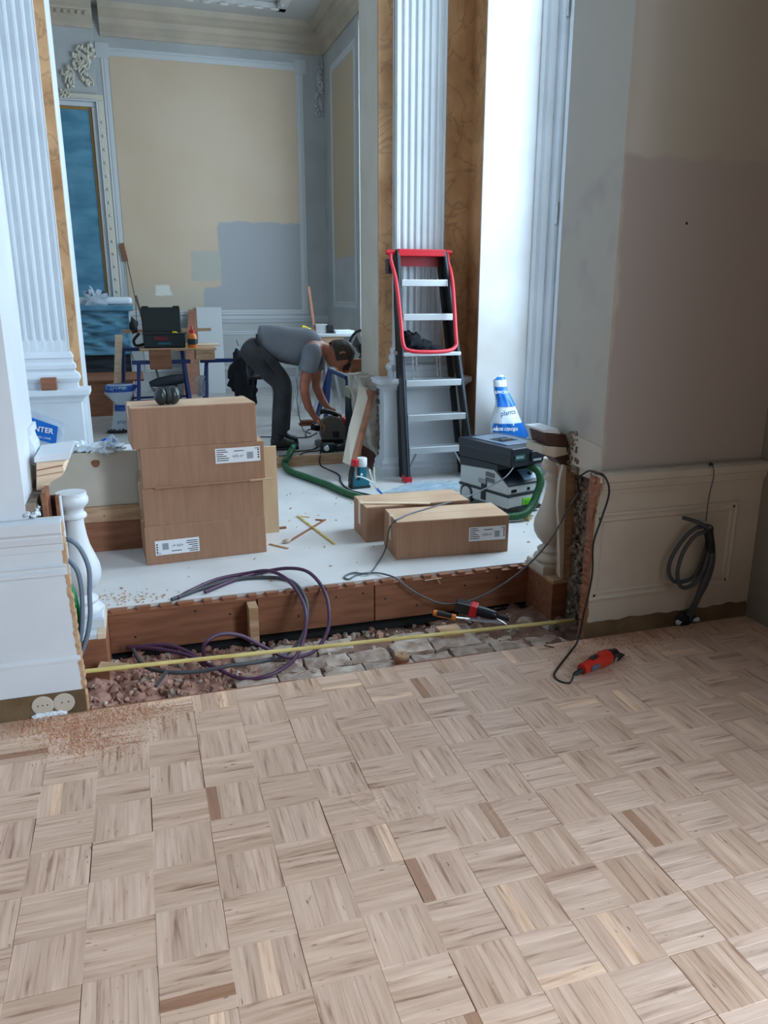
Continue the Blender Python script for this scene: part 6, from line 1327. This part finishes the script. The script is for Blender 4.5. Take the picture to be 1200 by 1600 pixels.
# folding table with tools at the right back, stick, fan
def Tk(cx, cy, y): return at(470 + cx / 5.333, 440 + cy / 5.333, Y=y)
ty0 = 7.9; za = Tk(300, 435, ty0).z; xa, xb = Tk(-60, 435, ty0).x, Tk(437, 435, ty0).x
t = thing('folding_table', 'grey folding table behind the bending worker', 'table', ((xa + xb) / 2, ty0, Z2))
M().box(xa, xb, ty0, ty0 + .6, za - .03, za).build('tabletop', frame_grey, t, bev=.004); M().box(xa + .05, xb - .1, ty0 + .01, ty0 + .05, za - .12, za - .031).build('apron', raw_wood, t)
for x in (xa + .2, xb - .25):
    for s in (-1, 1): M().bar((x, ty0 + .1, za - .03), (x + s * .16, ty0 + .1, Z2), .025, .025).build('leg', alu, t); M().bar((x, ty0 + .5, za - .03), (x + s * .16, ty0 + .5, Z2), .025, .025).build('leg', alu, t)
t2 = thing('planer', 'small silver and black bench tool on the folding table', 'power tool', tuple(Tk(190, 425, ty0 + .2)))
a, b = Tk(120, 415, ty0 + .15), Tk(270, 415, ty0 + .15); M().box(a.x, b.x - .07, ty0 + .12, ty0 + .3, za, Tk(120, 355, ty0 + .15).z).build('housing', alu, t2, bev=.006); M().box(b.x - .08, b.x, ty0 + .1, ty0 + .3, za, Tk(120, 362, ty0 + .15).z).build('end_cap', black_plastic, t2, bev=.006)
a, b = Tk(275, 415, ty0 + .1), Tk(430, 415, ty0 + .1)
solo(M().box(a.x, b.x, ty0 + .02, ty0 + .25, za, za + .03), 'paper_pile', bag_white, 'pale flat boxes at the right end of the folding table', 'papers', bev=.003)
a = Tk(35, 370, ty0 + .1); solo(M().blob((a.x, ty0 + .12, za + .03), (.07, .06, .045), 3, .4), 'yellow_bag', yellow_p, 'small crumpled yellow bag on the folding table left end', 'bag')
a, b = Tk(65, 45, ty0 + .5), Tk(118, 435, ty0 + .1)
solo(M().bar(a, b, .028, .018, (0, 1, 0)), 'tall_stick', brown_wood, 'tall brown stick leaning up from the folding table', 'stick')
t = thing('sawhorse', 'dark blue and pale sawhorse right of the worker head', 'trestle', tuple(Tk(330, 760, 7.0)))
A, B = Tk(245, 735, 7.2), Tk(390, 800, 6.7); zz = (A.z + B.z) / 2
M().bar(A, B, .05, .03).build('crossbar', blue_steel, t); M().bar(A + Vector((0, 0, .018)), B + Vector((0, 0, .018)), .02, .006).build('top_strip', alu, t)
for P0, s in ((A, -.1), (B, .05)): M().bar(P0, (P0.x + s, P0.y - .15, Z2), .035, .035).build('leg', blue_steel, t); M().bar(P0, (P0.x + s, P0.y + .25, Z2), .035, .035).build('leg', blue_steel, t)
c = at(541, 574, Y=7.02); solo(M().blob((c.x, 7.02, c.z), (.07, .05, .05), 4, .4, 2, 16, 10), 'orange_bag', orange, 'crumpled orange bag lying on the dark blue sawhorse', 'bag')
p1, p2 = at(406, 590, Y=7.3), at(418, 590, Y=7.3)
t = thing('metal_stool', 'silver-legged stool behind the worker trousers', 'stool', (p1.x, 7.3, Z2))
M().box(p1.x - .22, p2.x + .1, 7.12, 7.5, p1.z, p1.z + .03).build('seat', black_matte, t, bev=.008)
for x, y in ((p1.x - .2, 7.15), (p2.x + .08, 7.15), (p1.x - .2, 7.47), (p2.x + .08, 7.47)): M().bar((x, y, p1.z), (x * 1.0 + .01, y, Z2), .03, .03).build('leg', alu, t)
g = M().blob(at(376, 590, Y=7.2), (.10, .08, .20), 3, .5, 2, 16, 12).blob(at(386, 600, Y=7.2), (.08, .07, .16), 5, .5, 2, 16, 12); solo(g, 'hanging_jacket', cloth_black, 'black jacket hanging from the right trestle behind the worker', 'jacket')
c = at(566, 560, Y=7.2)
t = thing('fan', 'round dark fan half hidden behind the central pier', 'fan', (c.x, 7.2, Z2)); zc_ = at(560, 545, Y=7.2).z
M().tube([(c.x + .13 * math.cos(q * PI / 8), 7.2, zc_ + .17 * math.sin(q * PI / 8)) for q in range(16)], .012, 8, 2, True).build('cage', black_plastic, t)
M().lathe([(.05, -.04), (.05, .04)], (c.x, 7.2, zc_), 16, (0, 1, 0)).build('hub', black_plastic, t)
for q in range(3): M().prism([(c.x, zc_), (c.x + .11 * math.cos(q * 2.1), zc_ + .14 * math.sin(q * 2.1)), (c.x + .11 * math.cos(q * 2.1 + .9), zc_ + .14 * math.sin(q * 2.1 + .9))], 1, 7.19, 7.20).build('blade', cable_dark, t)
M().tube([(c.x, 7.22, zc_ - .17), (c.x, 7.22, Z2 + .02)], .02, 10, 1).build('pole', black_plastic, t); M().lathe([(.16, 0), (.15, .02), (.03, .03)], (c.x, 7.22, Z2), 20).build('base', black_plastic, t)
# left room wand leaning on the panel moulding
solo(M().bar(at(190, 380, Y=YF - .03), at(197, 408, Y=YF - .03), .05, .02, (0, 1, 0)), 'wall_bracket', brown_wood, 'small brown wooden bracket fixed on the back wall left of the cream panel', 'bracket')
solo(M().bar(at(197, 400, Y=YF - .03), at(212, 470, Y=YF - .1), .012, .012, (0, 1, 0)).bar(at(212, 470, Y=YF - .1), at(214, 520, Y=YF - .2), .012, .012, (0, 1, 0)), 'long_wand', mat('grey_bar', 0), 'thin grey rod hanging down from the wall bracket', 'rod')
# lettering as plain meshes
bpy.context.view_layer.update(); dg = bpy.context.evaluated_depsgraph_get()
for o in [o for o in bpy.data.objects if o.type == 'FONT']:
    me = bpy.data.meshes.new_from_object(o.evaluated_get(dg)); me.name = o.name; n_ = bpy.data.objects.new('lettering', me); col.objects.link(n_)
    n_.parent = o.parent; n_.matrix_local = o.matrix_local.copy(); bpy.data.objects.remove(o)
